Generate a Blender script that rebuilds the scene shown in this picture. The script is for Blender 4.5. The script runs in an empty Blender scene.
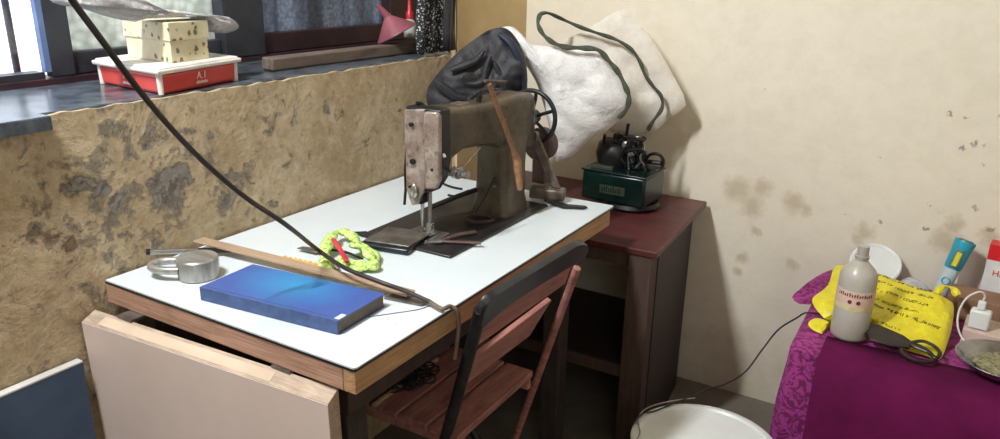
import bpy, bmesh, math, random
from mathutils import Vector, Matrix, noise
random.seed(7)
C = bpy.context.scene.collection
V = Vector
PI = math.pi
# ------------------------------------------------------------------ camera
CX = V((0.85680054, -0.17715801, 0.48426014))
CY = V((0.51534431, 0.26196669, -0.81596182))
CZ = V((0.01769414, 0.94867723, 0.31575057))
ROT = Matrix((CX, CY, CZ))                     # world = ROT @ camera
EYE = V((1.2735, 0.0, 1.32)); F = 760.0
cam = bpy.data.cameras.new('camera'); camo = bpy.data.objects.new('camera', cam)
C.objects.link(camo)
camo.matrix_world = Matrix.Translation(EYE) @ ROT.to_4x4()
cam.sensor_width = 36; cam.lens = 36 * F / 1000; cam.clip_start = 0.02
bpy.context.scene.camera = camo
# survey helpers: sight line met with a real plane of the room
def ray(u, v): return ROT @ V((u - 500, -(v - 219.5), -F))
def on(u, v, p0, nrm):
    r = ray(u, v); return EYE + r * ((V(p0) - EYE).dot(V(nrm)) / r.dot(V(nrm)))
def pz(u, v, z): return on(u, v, (0, 0, z), (0, 0, 1))
def px(u, v, x): return on(u, v, (x, 0, 0), (1, 0, 0))
def py(u, v, y): return on(u, v, (0, y, 0), (0, 1, 0))
# ------------------------------------------------------------------ materials
def rgb(r, g, b):
    f = lambda c: (c / 12.92 if c <= .04045 else ((c + .055) / 1.055) ** 2.4)
    return (f(r / 255), f(g / 255), f(b / 255), 1)
class NT:
    def __init__(s, name):
        s.m = bpy.data.materials.new(name); s.m.use_nodes = True
        s.t = s.m.node_tree; s.n = s.t.nodes; s.l = s.t.links
        s.b = s.n['Principled BSDF']; s.out = s.n['Material Output']
    def new(s, k, **kw):
        n = s.n.new(k)
        for a, b in kw.items(): setattr(n, a, b)
        return n
    def coord(s): 
        return s.new('ShaderNodeTexCoord').outputs['Object']
    def noise(s, vec, scale, detail=4, rough=.55, dist=0):
        n = s.new('ShaderNodeTexNoise'); n.inputs['Scale'].default_value = scale
        n.inputs['Detail'].default_value = detail; n.inputs['Roughness'].default_value = rough
        n.inputs['Distortion'].default_value = dist
        s.l.new(vec, n.inputs['Vector']); return n
    def ramp(s, fac, stops, interp='LINEAR'):
        r = s.new('ShaderNodeValToRGB'); r.color_ramp.interpolation = interp
        while len(r.color_ramp.elements) < len(stops): r.color_ramp.elements.new(.5)
        for e, (p, c) in zip(r.color_ramp.elements, stops):
            e.position = p; e.color = c if isinstance(c, tuple) else (c, c, c, 1)
        s.l.new(fac, r.inputs['Fac']); return r.outputs['Color']
    def mix(s, fac, a, b, mode='MIX'):
        m = s.new('ShaderNodeMix', data_type='RGBA', blend_type=mode)
        for i, v in ((0, fac), (6, a), (7, b)):
            if isinstance(v, (int, float, tuple)): m.inputs[i].default_value = v
            else: s.l.new(v, m.inputs[i])
        return m.outputs[2]
    def math(s, op, a, b=0.0, c=None):
        m = s.new('ShaderNodeMath', operation=op)
        for i, v in enumerate((a, b) if c is None else (a, b, c)):
            if isinstance(v, (int, float)): m.inputs[i].default_value = v
            else: s.l.new(v, m.inputs[i])
        return m.outputs[0]
    def vmath(s, op, a, b):
        m = s.new('ShaderNodeVectorMath', operation=op)
        for i, v in enumerate((a, b)):
            if isinstance(v, tuple): m.inputs[i].default_value = v
            else: s.l.new(v, m.inputs[i])
        return m.outputs['Value'] if op in ('DISTANCE', 'LENGTH') else m.outputs[0]
    def bump(s, h, strength=.3, dist=.01):
        b = s.new('ShaderNodeBump'); b.inputs['Strength'].default_value = strength
        b.inputs['Distance'].default_value = dist; s.l.new(h, b.inputs['Height'])
        s.l.new(b.outputs[0], s.b.inputs['Normal'])
    def col(s, c): 
        if isinstance(c, tuple): s.b.inputs['Base Color'].default_value = c
        else: s.l.new(c, s.b.inputs['Base Color'])
    def set(s, rough=.5, metal=0.0, **kw):
        s.b.inputs['Roughness'].default_value = rough; s.b.inputs['Metallic'].default_value = metal
        for k, v in kw.items(): s.b.inputs[k].default_value = v
        return s.m
def pm(name, c1, c2=None, scale=20, rough=.5, metal=0, bump=0, stretch=None, detail=4, lo=.35, hi=.65, **kw):
    t = NT(name); vec = t.coord()
    if stretch:
        mp = t.new('ShaderNodeMapping'); mp.inputs['Scale'].default_value = stretch
        t.l.new(vec, mp.inputs[0]); vec = mp.outputs[0]
    n = t.noise(vec, scale, detail)
    if c2 is None: c2 = tuple(x * .82 for x in c1[:3]) + (1,)
    t.col(t.ramp(n.outputs['Fac'], [(lo, c1), (hi, c2)]))
    if bump:
        t.bump(n.outputs['Fac'], bump, .004)
    return t.set(rough, metal, **kw)
def blobs(t, vec, pts, warp_scale=14, warp=.05):
    """mask of irregular patches with a place of their own on the surface; pts = (x,y,z,radius)"""
    w = t.noise(vec, warp_scale, 6, .7)
    off = t.vmath('SUBTRACT', w.outputs['Color'], (.5, .5, .5))
    sc = t.new('ShaderNodeVectorMath', operation='SCALE'); sc.inputs['Scale'].default_value = warp * 2
    t.l.new(off, sc.inputs[0])
    q = t.vmath('ADD', vec, sc.outputs[0])
    acc = None
    for x, y, z, r in pts:
        d = t.vmath('DISTANCE', q, (x, y, z)); d = t.math('DIVIDE', d, r)
        acc = d if acc is None else t.math('MINIMUM', acc, d)
    return acc
M = {}
# window-wall plaster: flaking ochre lime wash over grey cement
def plaster_left():
    t = NT('flaking_ochre_plaster'); v = t.coord()
    big = t.noise(v, 3.2, 5, .6); fine = t.noise(v, 45, 6, .7); mid = t.noise(v, 12, 8, .74, .8); vf = t.noise(v, 140, 4, .6)
    base = t.ramp(big.outputs['Fac'], [(.3, rgb(188, 166, 134)), (.5, rgb(206, 186, 156)), (.7, rgb(176, 151, 118))])
    base = t.mix(t.ramp(fine.outputs['Fac'], [(.38, 0.0), (.66, .6)]), base, rgb(150, 130, 96))
    pale = t.noise(v, 8, 8, .78, 1.4)
    base = t.mix(t.ramp(pale.outputs['Fac'], [(.52, 0.0), (.62, .55)]), base, rgb(216, 200, 168))
    rub = t.noise(v, 2.3, 7, .7, .5)
    base = t.mix(t.ramp(rub.outputs['Fac'], [(.5, 0.0), (.68, .55)]), base, rgb(140, 116, 78))
    # zone where the coat has come off most
    zone = blobs(t, v, [(0, .80, .90, .26), (0, .98, .98, .10), (0, 1.05, .86, .10), (0, 1.22, .95, .08)], 5, .08)
    zm = t.ramp(zone, [(.5, 1.0), (1.1, 0.0)])
    fl = t.math('ADD', mid.outputs['Fac'], t.math('MULTIPLY', t.math('SUBTRACT', fine.outputs['Fac'], .5), .5))
    fl = t.math('ADD', fl, t.math('MULTIPLY', zm, .10))
    fm = t.ramp(fl, [(.66, 0.0), (.69, 1.0)])
    frim = t.math('SUBTRACT', t.ramp(fl, [(.62, 0.0), (.65, 1.0)]), fm)
    g = [(172,188,.046),(184,178,.034),(165,205,.020),(84,186,.030),(100,190,.026),(120,208,.022),(128,200,.018),(92,262,.018),(205,212,.014),(150,150,.018),
         (228,200,.020),(262,100,.016),(330,108,.014),(272,132,.014),(255,185,.020),(295,155,.013),(370,140,.016)]
    gp = [(0, px(u, w, 0).y, px(u, w, 0).z, r) for u, w, r in g]
    gd = blobs(t, v, gp, 22, .045)
    gd = t.math('ADD', gd, t.math('MULTIPLY', t.math('SUBTRACT', fine.outputs['Fac'], .5), 1.3))
    gm = t.ramp(gd, [(.78, 1.0), (.90, 0.0)])
    rim = t.math('MULTIPLY', t.ramp(gd, [(.86, 0.0), (.96, .8), (1.1, 0.0)]), t.ramp(mid.outputs['Fac'], [(.45, 0.0), (.55, 1.0)]))
    grey = t.mix(t.ramp(fine.outputs['Fac'], [(.4, 0.0), (.62, 1.0)]), rgb(150, 142, 134), rgb(116, 108, 100))
    gm2 = t.math('MAXIMUM', gm, t.math('MULTIPLY', fm, .8)); rm2 = t.math('MAXIMUM', rim, t.math('MULTIPLY', frim, .55))
    col = t.mix(rm2, base, rgb(220, 208, 182)); col = t.mix(gm2, col, grey)
    h = [(40,236,.018),(52,240,.016),(60,236,.014),(76,247,.014),(68,250,.010),(100,245,.010),(72,222,.007),(25,178,.009),(208,148,.009),(172,160,.010),(190,146,.007),
         (130,228,.006),(283,112,.005),(300,110,.006),(292,160,.005),(312,180,.005),(332,120,.004),(88,268,.010)]
    hp = [(0, px(u, w, 0).y, px(u, w, 0).z, r * 1.3) for u, w, r in h]
    hd = blobs(t, v, hp, 34, .022)
    hd = t.math('ADD', hd, t.math('MULTIPLY', t.math('SUBTRACT', fine.outputs['Fac'], .5), 1.2))
    hm = t.ramp(hd, [(.6, .85), (1.0, 0.0)])
    col = t.mix(hm, col, rgb(112, 88, 66))
    col = t.mix(t.ramp(vf.outputs['Fac'], [(.55, 0.0), (.75, .35)]), col, rgb(120, 100, 70))
    t.col(col)
    ht = t.math('SUBTRACT', t.math('ADD', mid.outputs['Fac'], t.math('MULTIPLY', fine.outputs['Fac'], .5)), t.math('ADD', t.math('MULTIPLY', gm2, .5), t.math('MULTIPLY', hm, .9)))
    ht = t.math('ADD', ht, t.math('MULTIPLY', rm2, .5))
    t.bump(ht, .9, .012)
    return t.set(.92)
def plaster_back():
    t = NT('aged_cream_wall_paint'); v = t.coord()
    n1 = t.noise(v, 1.6, 4, .5); n2 = t.noise(v, 22, 5, .6)
    base = t.ramp(n1.outputs['Fac'], [(.3, rgb(232, 225, 209)), (.7, rgb(223, 216, 199))])
    base = t.mix(t.ramp(n2.outputs['Fac'], [(.4, 0.0), (.8, .25)]), base, rgb(190, 178, 150))
    s = [(738,190,.055),(752,205,.05),(762,188,.04),(795,203,.045),(805,210,.03),(757,232,.02),(742,258,.026),(738,272,.018),(866,232,.035),(858,240,.025),(790,264,.026),(945,240,.045),(955,225,.035),(990,238,.03)]
    sp = [(py(u, w, 2.295).x, 2.295, py(u, w, 2.295).z, r) for u, w, r in s]
    sd = blobs(t, v, sp, 20, .035)
    sm = t.ramp(sd, [(.35, .5), (1.15, 0.0)])
    col = t.mix(sm, base, rgb(172, 150, 114))
    k = [(950,115,.010),(965,117,.008),(963,148,.010),(975,143,.012),(984,146,.006),(930,205,.008),(925,228,.010),(945,222,.007),(975,208,.008),
         (880,158,.004),(765,90,.004),(770,66,.003),(790,64,.004),(735,118,.003),(692,57,.003),(998,115,.008),(845,215,.006),(958,180,.005),(985,165,.005),(990,230,.012),(880,222,.01),(865,250,.014),(940,212,.006)]
    kp = [(py(u, w, 2.295).x, 2.295, py(u, w, 2.295).z, r) for u, w, r in k]
    kd = blobs(t, v, kp, 70, .026)
    km = t.ramp(kd, [(.45, .75), (.85, 0.0)])
    col = t.mix(km, col, rgb(120, 112, 98))
    # low darker tan band with a shape of its own
    sx = t.new('ShaderNodeSeparateXYZ'); t.l.new(v, sx.inputs[0])
    band = t.math('SUBTRACT', .30, sx.outputs['Z']); band = t.math('ADD', band, t.math('MULTIPLY', t.noise(v, 9, 5, .6).outputs['Fac'], .5))
    col = t.mix(t.ramp(band, [(.30, 0.0), (.62, .5)]), col, rgb(160, 146, 112))
    t.col(col); t.bump(t.math('ADD', n2.outputs['Fac'], t.math('MULTIPLY', n1.outputs['Fac'], 2.0)), .35, .004)
    return t.set(.75)
M['plaster_left'] = plaster_left(); M['plaster_back'] = plaster_back()
M['corner_paint'] = pm('corner_tan_paint', rgb(212, 188, 144), rgb(200, 174, 128), 6, .85, bump=.2)
M['plain_wall'] = pm('plain_wall', rgb(214, 202, 174), None, 3, .9)
M['floor'] = pm('worn_cement_floor', rgb(120, 114, 104), rgb(98, 90, 80), 5, .7, bump=.1)
M['granite'] = pm('blue_black_granite', rgb(92, 102, 112), rgb(54, 60, 68), 28, .25, detail=8)
M['frame'] = pm('dark_blue_painted_wood', rgb(50, 54, 64), rgb(38, 38, 46), 14, .45, bump=.15)
M['frame_red'] = pm('maroon_painted_wood', rgb(62, 36, 42), rgb(42, 28, 34), 14, .45, bump=.15)
M['frame_blue'] = pm('blue_stile_edge', rgb(104, 126, 170), rgb(78, 96, 140), 14, .5)
def frosted(name, c, c2, dark=None, strength=.6, scale=40):
    t = NT(name); v = t.coord(); n = t.noise(v, scale, 5, .7)
    vv = t.new('ShaderNodeTexVoronoi'); vv.inputs['Scale'].default_value = scale * 1.4; t.l.new(v, vv.inputs['Vector'])
    cc = t.ramp(t.math('ADD', t.math('MULTIPLY', n.outputs['Fac'], .6), t.math('MULTIPLY', vv.outputs['Distance'], .6)), [(.35, c), (.75, c2)])
    if dark:
        mp = t.new('ShaderNodeMapping'); mp.inputs['Scale'].default_value = (1, 7, .5); t.l.new(v, mp.inputs[0])
        n2 = t.noise(mp.outputs[0], 1.3, 3, .5)
        cc = t.mix(t.ramp(n2.outputs['Fac'], [(.45, 0.0), (.62, .75)]), cc, dark)
    tr = t.new('ShaderNodeBsdfTranslucent'); t.l.new(cc, tr.inputs['Color'])
    gl = t.new('ShaderNodeBsdfGlossy'); gl.inputs['Roughness'].default_value = .3
    df = t.new('ShaderNodeBsdfDiffuse'); t.l.new(cc, df.inputs['Color'])
    bm_ = t.new('ShaderNodeBump'); bm_.inputs['Strength'].default_value = strength; bm_.inputs['Distance'].default_value = .004
    t.l.new(vv.outputs['Distance'], bm_.inputs['Height'])
    for q in (tr, gl, df): t.l.new(bm_.outputs[0], q.inputs['Normal'])
    m1 = t.new('ShaderNodeMixShader'); m1.inputs[0].default_value = .3; t.l.new(tr.outputs[0], m1.inputs[1]); t.l.new(df.outputs[0], m1.inputs[2])
    m2 = t.new('ShaderNodeMixShader'); m2.inputs[0].default_value = .06; t.l.new(m1.outputs[0], m2.inputs[1]); t.l.new(gl.outputs[0], m2.inputs[2])
    t.l.new(m2.outputs[0], t.out.inputs[0]); return t.m
M['glass_pattern'] = frosted('patterned_pale_glass', rgb(236, 238, 234), rgb(190, 194, 186), None, .8, 30)
M['glass_frost'] = frosted('grey_frosted_glass', rgb(170, 176, 186), rgb(132, 140, 152), rgb(78, 80, 88), .5, 60)
def clear():
    t = NT('clear_glass'); tp = t.new('ShaderNodeBsdfTransparent'); tp.inputs[0].default_value = (.96, .97, 1, 1)
    g = t.new('ShaderNodeBsdfGlossy'); g.inputs['Roughness'].default_value = .03
    m = t.new('ShaderNodeMixShader'); m.inputs[0].default_value = .06
    t.l.new(tp.outputs[0], m.inputs[1]); t.l.new(g.outputs[0], m.inputs[2]); t.l.new(m.outputs[0], t.out.inputs[0]); return t.m
M['clear'] = clear()
def laminate():
    t = NT('white_laminate'); v = t.coord()
    n = t.noise(v, 4, 3, .5); col = t.ramp(n.outputs['Fac'], [(.3, rgb(216, 224, 229)), (.7, rgb(204, 214, 219))])
    vo = t.new('ShaderNodeTexVoronoi'); vo.inputs['Scale'].default_value = 34; t.l.new(v, vo.inputs['Vector'])
    sp = t.ramp(vo.outputs['Distance'], [(.035, .85), (.07, 0.0)])
    ar = t.noise(v, 5, 3, .6); sp = t.math('MULTIPLY', sp, t.ramp(ar.outputs['Fac'], [(.5, 0.0), (.56, 1.0)]))
    col = t.mix(sp, col, rgb(70, 60, 50))
    sm = t.noise(v, 12, 6, .7, .8); col = t.mix(t.ramp(sm.outputs['Fac'], [(.6, 0.0), (.8, .35)]), col, rgb(176, 176, 166))
    t.col(col); return t.set(.32)
M['laminate'] = laminate()
def wood(name, c1, c2, rough=.6, stretch=(1, 1, 1), scale=9, bump=.2):
    t = NT(name); v = t.coord(); mp = t.new('ShaderNodeMapping'); mp.inputs['Scale'].default_value = stretch; t.l.new(v, mp.inputs[0])
    n = t.noise(mp.outputs[0], scale, 6, .65, .4); n2 = t.noise(v, 14, 4, .6)
    c = t.ramp(n.outputs['Fac'], [(.3, c1), (.68, c2)])
    c = t.mix(t.ramp(n2.outputs['Fac'], [(.5, 0.0), (.75, .35)]), c, tuple(x * .45 for x in c2[:3]) + (1,))
    t.col(c); t.bump(n.outputs['Fac'], bump, .003); return t.set(rough)
M['edge_wood'] = wood('raw_wood_lipping', rgb(196, 158, 118), rgb(150, 114, 80), .65, (12, 1, 30))
M['edge_wood_x'] = wood('raw_wood_end_lipping', rgb(196, 160, 138), rgb(146, 108, 88), .65, (1, 12, 30))
M['pale_edge'] = wood('pale_board_edge', rgb(196, 178, 158), rgb(152, 132, 114), .7, (2, 12, 30))
M['leaf_face'] = pm('beige_pink_laminate', rgb(220, 202, 194), rgb(212, 194, 185), 5, .5)
M['pale_strip'] = pm('worn_cream_strip', rgb(206, 186, 166), rgb(186, 164, 142), 9, .6)
M['dark_wood'] = wood('dark_stained_wood', rgb(74, 58, 52), rgb(52, 38, 34), .6, (6, 6, 1))
M['table_leg'] = wood('table_leg_wood', rgb(66, 56, 50), rgb(40, 34, 32), .7, (6, 6, 1))
M['maroon_top'] = wood('maroon_painted_top', rgb(98, 46, 46), rgb(66, 34, 36), .42, (1, 6, 1), 6, .08)
M['side_wood'] = wood('brown_side_table_wood', rgb(88, 68, 60), rgb(64, 48, 43), .6, (8, 8, 1))
M['side_dark'] = wood('near_black_stained_wood', rgb(58, 44, 40), rgb(42, 32, 30), .6, (8, 8, 1))
M['red_slat'] = wood('worn_red_slat', rgb(178, 122, 112), rgb(122, 78, 72), .6, (8, 1, 8), 7)
M['ruler_wood'] = wood('ruler_wood', rgb(180, 156, 130), rgb(150, 126, 104), .6, (1, 20, 4), 8, .05)
M['grey_plank'] = wood('weathered_plank', rgb(124, 108, 98), rgb(88, 74, 68), .8, (12, 1, 6), 7)
M['stick'] = wood('varnished_stick', rgb(150, 108, 78), rgb(118, 82, 56), .5, (20, 20, 2), 8, .05)
M['blue_board'] = pm('dark_blue_board', rgb(68, 90, 120), rgb(54, 74, 102), 9, .4, detail=6)
M['white_trim'] = pm('white_edging', rgb(205, 205, 200), None, 10, .5)
M['rail_metal'] = pm('grey_blue_rail', rgb(52, 54, 58), rgb(36, 35, 38), 14, .35, .3, .15)
def worn_enamel():
    t = NT('worn_olive_enamel'); v = t.coord(); a = t.noise(v, 9, 7, .7); b = t.noise(v, 40, 6, .7); d = t.noise(v, 90, 4, .6)
    c = t.ramp(a.outputs['Fac'], [(.32, rgb(96, 88, 68)), (.5, rgb(76, 66, 52)), (.68, rgb(48, 42, 38))])
    c = t.mix(t.ramp(b.outputs['Fac'], [(.56, 0.0), (.64, .7)]), c, rgb(44, 38, 34))
    c = t.mix(t.ramp(d.outputs['Fac'], [(.66, 0.0), (.72, .6)]), c, rgb(150, 140, 122))
    t.col(c); t.bump(b.outputs['Fac'], .25, .003); return t.set(.36, .15)
M['head_metal'] = worn_enamel()
M['bed_metal'] = pm('oily_black_bed', rgb(58, 56, 56), rgb(34, 33, 35), 12, .35, .2, .1)
def worn_plate():
    t = NT('tarnished_face_plate'); v = t.coord(); a = t.noise(v, 18, 7, .7); b = t.noise(v, 70, 6, .7)
    c = t.ramp(a.outputs['Fac'], [(.35, rgb(188, 178, 168)), (.52, rgb(146, 130, 120)), (.66, rgb(112, 88, 78))])
    c = t.mix(t.ramp(b.outputs['Fac'], [(.56, 0.0), (.66, .6)]), c, rgb(74, 58, 50))
    t.col(c); t.bump(b.outputs['Fac'], .3, .002); return t.set(.38, .4)
M['plate_metal'] = worn_plate()
M['steel'] = pm('bright_steel', rgb(196, 196, 196), rgb(150, 150, 150), 18, .25, .9)
M['dull_steel'] = pm('dull_steel', rgb(150, 146, 140), rgb(108, 102, 96), 22, .4, .75, .2)
M['winder'] = pm('grimy_grey_metal', rgb(128, 118, 106), rgb(88, 80, 70), 30, .45, .3, .3)
M['lock'] = pm('brushed_lock_steel', rgb(190, 188, 184), rgb(150, 148, 144), 14, .38, .6, .1, stretch=(1, 6, 1))
M['black_metal'] = pm('black_iron', rgb(40, 40, 42), rgb(26, 26, 28), 20, .4, .3)
M['black_plastic'] = pm('black_plastic', rgb(28, 28, 30), None, 20, .35)
M['slide_black'] = pm('blue_black_slide_plate', rgb(44, 50, 58), rgb(30, 34, 42), 20, .3, .3)
M['brown_grip'] = pm('brown_grip', rgb(96, 72, 66), rgb(70, 54, 50), 20, .5)
def cloth(name, c1, c2, scale=18, rough=.9, bump=.4):
    t = NT(name); v = t.coord(); n = t.noise(v, scale, 6, .65); f = t.noise(v, 260, 2, .5)
    t.col(t.ramp(n.outputs['Fac'], [(.32, c1), (.68, c2)]))
    t.bump(t.math('ADD', n.outputs['Fac'], t.math('MULTIPLY', f.outputs['Fac'], .25)), bump, .008); return t.set(rough)
M['sack'] = cloth('white_woven_sack', rgb(238, 238, 238), rgb(222, 220, 218), 22, .8, 1.0)
M['sack_back'] = cloth('cream_sack_back', rgb(232, 228, 220), rgb(206, 198, 184), 12, .85, .9)  # slightly darker, creamier tone for the back panel
M['strap'] = cloth('green_grey_webbing', rgb(84, 88, 74), rgb(52, 58, 50), 90, .8, .5)
M['black_cloth'] = cloth('black_nylon', rgb(44, 44, 50), rgb(26, 26, 31), 12, .6, .6)
M['navy_cloth'] = cloth('navy_lining', rgb(40, 52, 74), rgb(26, 34, 52), 16, .6, .4)
def speckle():
    t = NT('black_white_speckled_cloth'); v = t.coord(); vo = t.new('ShaderNodeTexVoronoi'); vo.inputs['Scale'].default_value = 150
    t.l.new(v, vo.inputs['Vector']); n = t.noise(v, 60, 3, .6)
    f = t.math('ADD', vo.outputs['Distance'], t.math('MULTIPLY', t.math('SUBTRACT', n.outputs['Fac'], .5), .8))
    t.col(t.ramp(f, [(.28, rgb(205, 208, 212)), (.38, rgb(44, 46, 52))])); return t.set(.85)
M['speckle'] = speckle()
def velvet():
    t = NT('magenta_embossed_velvet'); v = t.coord()
    vo = t.noise(v, 30, 3, .6, 2.6)
    m = t.ramp(vo.outputs['Fac'], [(.46, 0.0), (.54, 1.0)])
    t.col(t.mix(m, rgb(104, 18, 78), rgb(160, 52, 134)))
    t.bump(m, .3, .003)
    t.b.inputs['Sheen Weight'].default_value = .25; t.b.inputs['Sheen Tint'].default_value = rgb(230, 120, 210); t.b.inputs['Sheen Roughness'].default_value = .4
    return t.set(.75)
M['velvet'] = velvet()
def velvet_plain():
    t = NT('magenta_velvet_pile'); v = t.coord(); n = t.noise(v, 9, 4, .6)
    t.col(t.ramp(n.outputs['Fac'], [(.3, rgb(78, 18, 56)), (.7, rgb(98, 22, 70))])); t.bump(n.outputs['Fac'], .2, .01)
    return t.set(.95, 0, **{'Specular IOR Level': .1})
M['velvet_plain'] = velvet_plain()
def bookcover():
    t = NT('blue_printed_cover'); v = t.coord()
    d = t.vmath('DISTANCE', t.vmath('MULTIPLY', v, (1, 1.5, 0)), (-.015, .03, 0))
    n = t.noise(v, 30, 5, .7); f = t.math('ADD', d, t.math('MULTIPLY', t.math('SUBTRACT', n.outputs['Fac'], .5), .07))
    t.col(t.ramp(f, [(.0, rgb(52, 140, 190)), (.05, rgb(58, 122, 180)), (.13, rgb(66, 92, 160)), (.22, rgb(74, 90, 152))]))
    return t.set(.3)
M['book'] = bookcover()
M['book_spine'] = pm('blue_spine_cloth', rgb(70, 94, 142), rgb(56, 76, 120), 60, .55, bump=.1)
M['pages'] = pm('dark_page_block', rgb(112, 104, 92), rgb(80, 74, 66), 60, .8, stretch=(1, 1, 30))
M['green_fabric'] = None
def greenfab():
    t = NT('lime_patterned_rag'); v = t.coord(); n = t.noise(v, 130, 3, .6)
    t.col(t.ramp(n.outputs['Fac'], [(.42, rgb(206, 228, 140)), (.56, rgb(164, 200, 96)), (.66, rgb(88, 120, 60))])); return t.set(.85)
M['green_fabric'] = greenfab()
M['red_tape'] = pm('red_cloth_tape', rgb(206, 60, 70), rgb(176, 44, 56), 40, .7)
M['yellow_tape'] = pm('yellow_measuring_tape', rgb(236, 190, 80), rgb(220, 150, 50), 80, .6)
M['cable'] = pm('dark_brown_cable', rgb(52, 42, 38), rgb(38, 30, 28), 30, .45)
M['cable_pale'] = pm('grey_cable_end', rgb(120, 104, 90), rgb(92, 80, 70), 30, .5)
M['thin_wire'] = pm('thin_black_wire', rgb(36, 34, 34), None, 30, .5)
M['thread'] = pm('thin_thread', rgb(96, 104, 112), None, 30, .7)
M['thread_black'] = pm('tangled_black_thread', rgb(30, 28, 32), None, 30, .8)
M['grey_wire'] = pm('grey_thin_wire', rgb(150, 146, 138), None, 30, .5)
M['tub_red'] = pm('red_printed_tub', rgb(214, 84, 76), rgb(200, 66, 62), 9, .35)
M['tub_lid'] = pm('cream_lid', rgb(232, 228, 220), rgb(206, 202, 196), 14, .4)
M['white_ink'] = pm('white_print', rgb(240, 226, 218), None, 5, .5)
def floral(name, bg, bg2):
    t = NT(name); v = t.coord(); vo = t.new('ShaderNodeTexVoronoi'); vo.inputs['Scale'].default_value = 48; vo.inputs['Randomness'].default_value = .75
    t.l.new(v, vo.inputs['Vector']); n = t.noise(v, 120, 2, .5); n2 = t.noise(v, 20, 3, .5)
    f = t.math('ADD', vo.outputs['Distance'], t.math('MULTIPLY', t.math('SUBTRACT', n.outputs['Fac'], .5), .5))
    dot = t.ramp(f, [(.20, .85), (.28, 0.0)])
    inkc = t.mix(t.ramp(n2.outputs['Fac'], [(.45, 0.0), (.55, 1.0)]), rgb(150, 52, 50), rgb(70, 74, 50))
    t.col(t.mix(dot, t.ramp(n2.outputs['Fac'], [(.3, bg), (.7, bg2)]), inkc)); return t.set(.55)
M['floral'] = floral('floral_print_paper', rgb(226, 218, 192), rgb(204, 194, 160))
def plastic_wrap():
    t = NT('crinkled_clear_wrap'); v = t.coord(); n = t.noise(v, 45, 6, .75, 1.0); t.bump(n.outputs['Fac'], 1.0, .02)
    t.col(t.ramp(n.outputs['Fac'], [(.45, rgb(246, 246, 250)), (.7, rgb(206, 204, 216))]))
    return t.set(.18, 0, **{'Transmission Weight': .08})
M['wrap'] = plastic_wrap()
M['funnel'] = pm('dusty_pink_plastic', rgb(158, 92, 104), rgb(126, 70, 84), 10, .35)
M['red_cap'] = pm('red_nozzle', rgb(206, 36, 56), None, 10, .35)
M['milky'] = pm('milky_plastic', rgb(196, 200, 190), None, 10, .4)
def greenbody():
    return pm('dark_green_enamel', rgb(18, 44, 38), rgb(12, 30, 28), 8, .25, .1)
M['green_body'] = greenbody()
M['oldgold'] = pm('faded_gold_badge', rgb(58, 66, 52), None, 20, .5)
M['bottle'] = pm('translucent_bottle', rgb(182, 178, 168), rgb(166, 162, 152), 9, .3, **{'Subsurface Weight': .2, 'Subsurface Radius': (.02, .02, .02)})
M['label_paper'] = pm('faded_bottle_label', rgb(218, 196, 178), rgb(210, 178, 160), 40, .6)
M['label_yellow'] = pm('yellow_label_band', rgb(216, 204, 150), None, 40, .6)
M['label_ink'] = pm('maroon_label_ink', rgb(126, 44, 60), None, 40, .6)
M['white_plastic'] = pm('white_plastic', rgb(222, 226, 226), rgb(208, 212, 214), 9, .35)
M['bucket'] = pm('pale_bucket_plastic', rgb(208, 214, 214), rgb(192, 200, 202), 5, .35)
M['yellow_bag'] = cloth('yellow_plastic_bag', rgb(232, 220, 46), rgb(206, 190, 34), 22, .3, .55)
M['bag_ink'] = pm('bag_print', rgb(58, 52, 26), None, 30, .6)
M['shear'] = pm('black_shear_steel', rgb(54, 46, 42), rgb(34, 30, 28), 25, .35, .3)
M['cyan'] = pm('cyan_plastic', rgb(40, 160, 184), rgb(34, 140, 166), 8, .3)
M['torch_yellow'] = pm('yellow_switch', rgb(216, 216, 60), None, 8, .4)
M['torch_white'] = pm('pale_blue_plastic', rgb(196, 212, 216), rgb(180, 198, 206), 8, .3)
M['carton'] = pm('brown_carton', rgb(142, 110, 88), rgb(120, 90, 72), 14, .8)
M['carton_pale'] = pm('pale_carton', rgb(206, 186, 176), rgb(186, 164, 154), 14, .8)
M['red_print'] = pm('red_carton', rgb(214, 34, 44), None, 14, .4)
M['white_carton'] = pm('white_carton', rgb(226, 226, 226), None, 14, .4)
M['dark_ink'] = pm('dark_print', rgb(60, 70, 90), None, 14, .5)
M['grain'] = pm('dry_herb_grains', rgb(170, 164, 128), rgb(110, 108, 78), 90, .8)
M['lamp_glow'] = None
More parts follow.
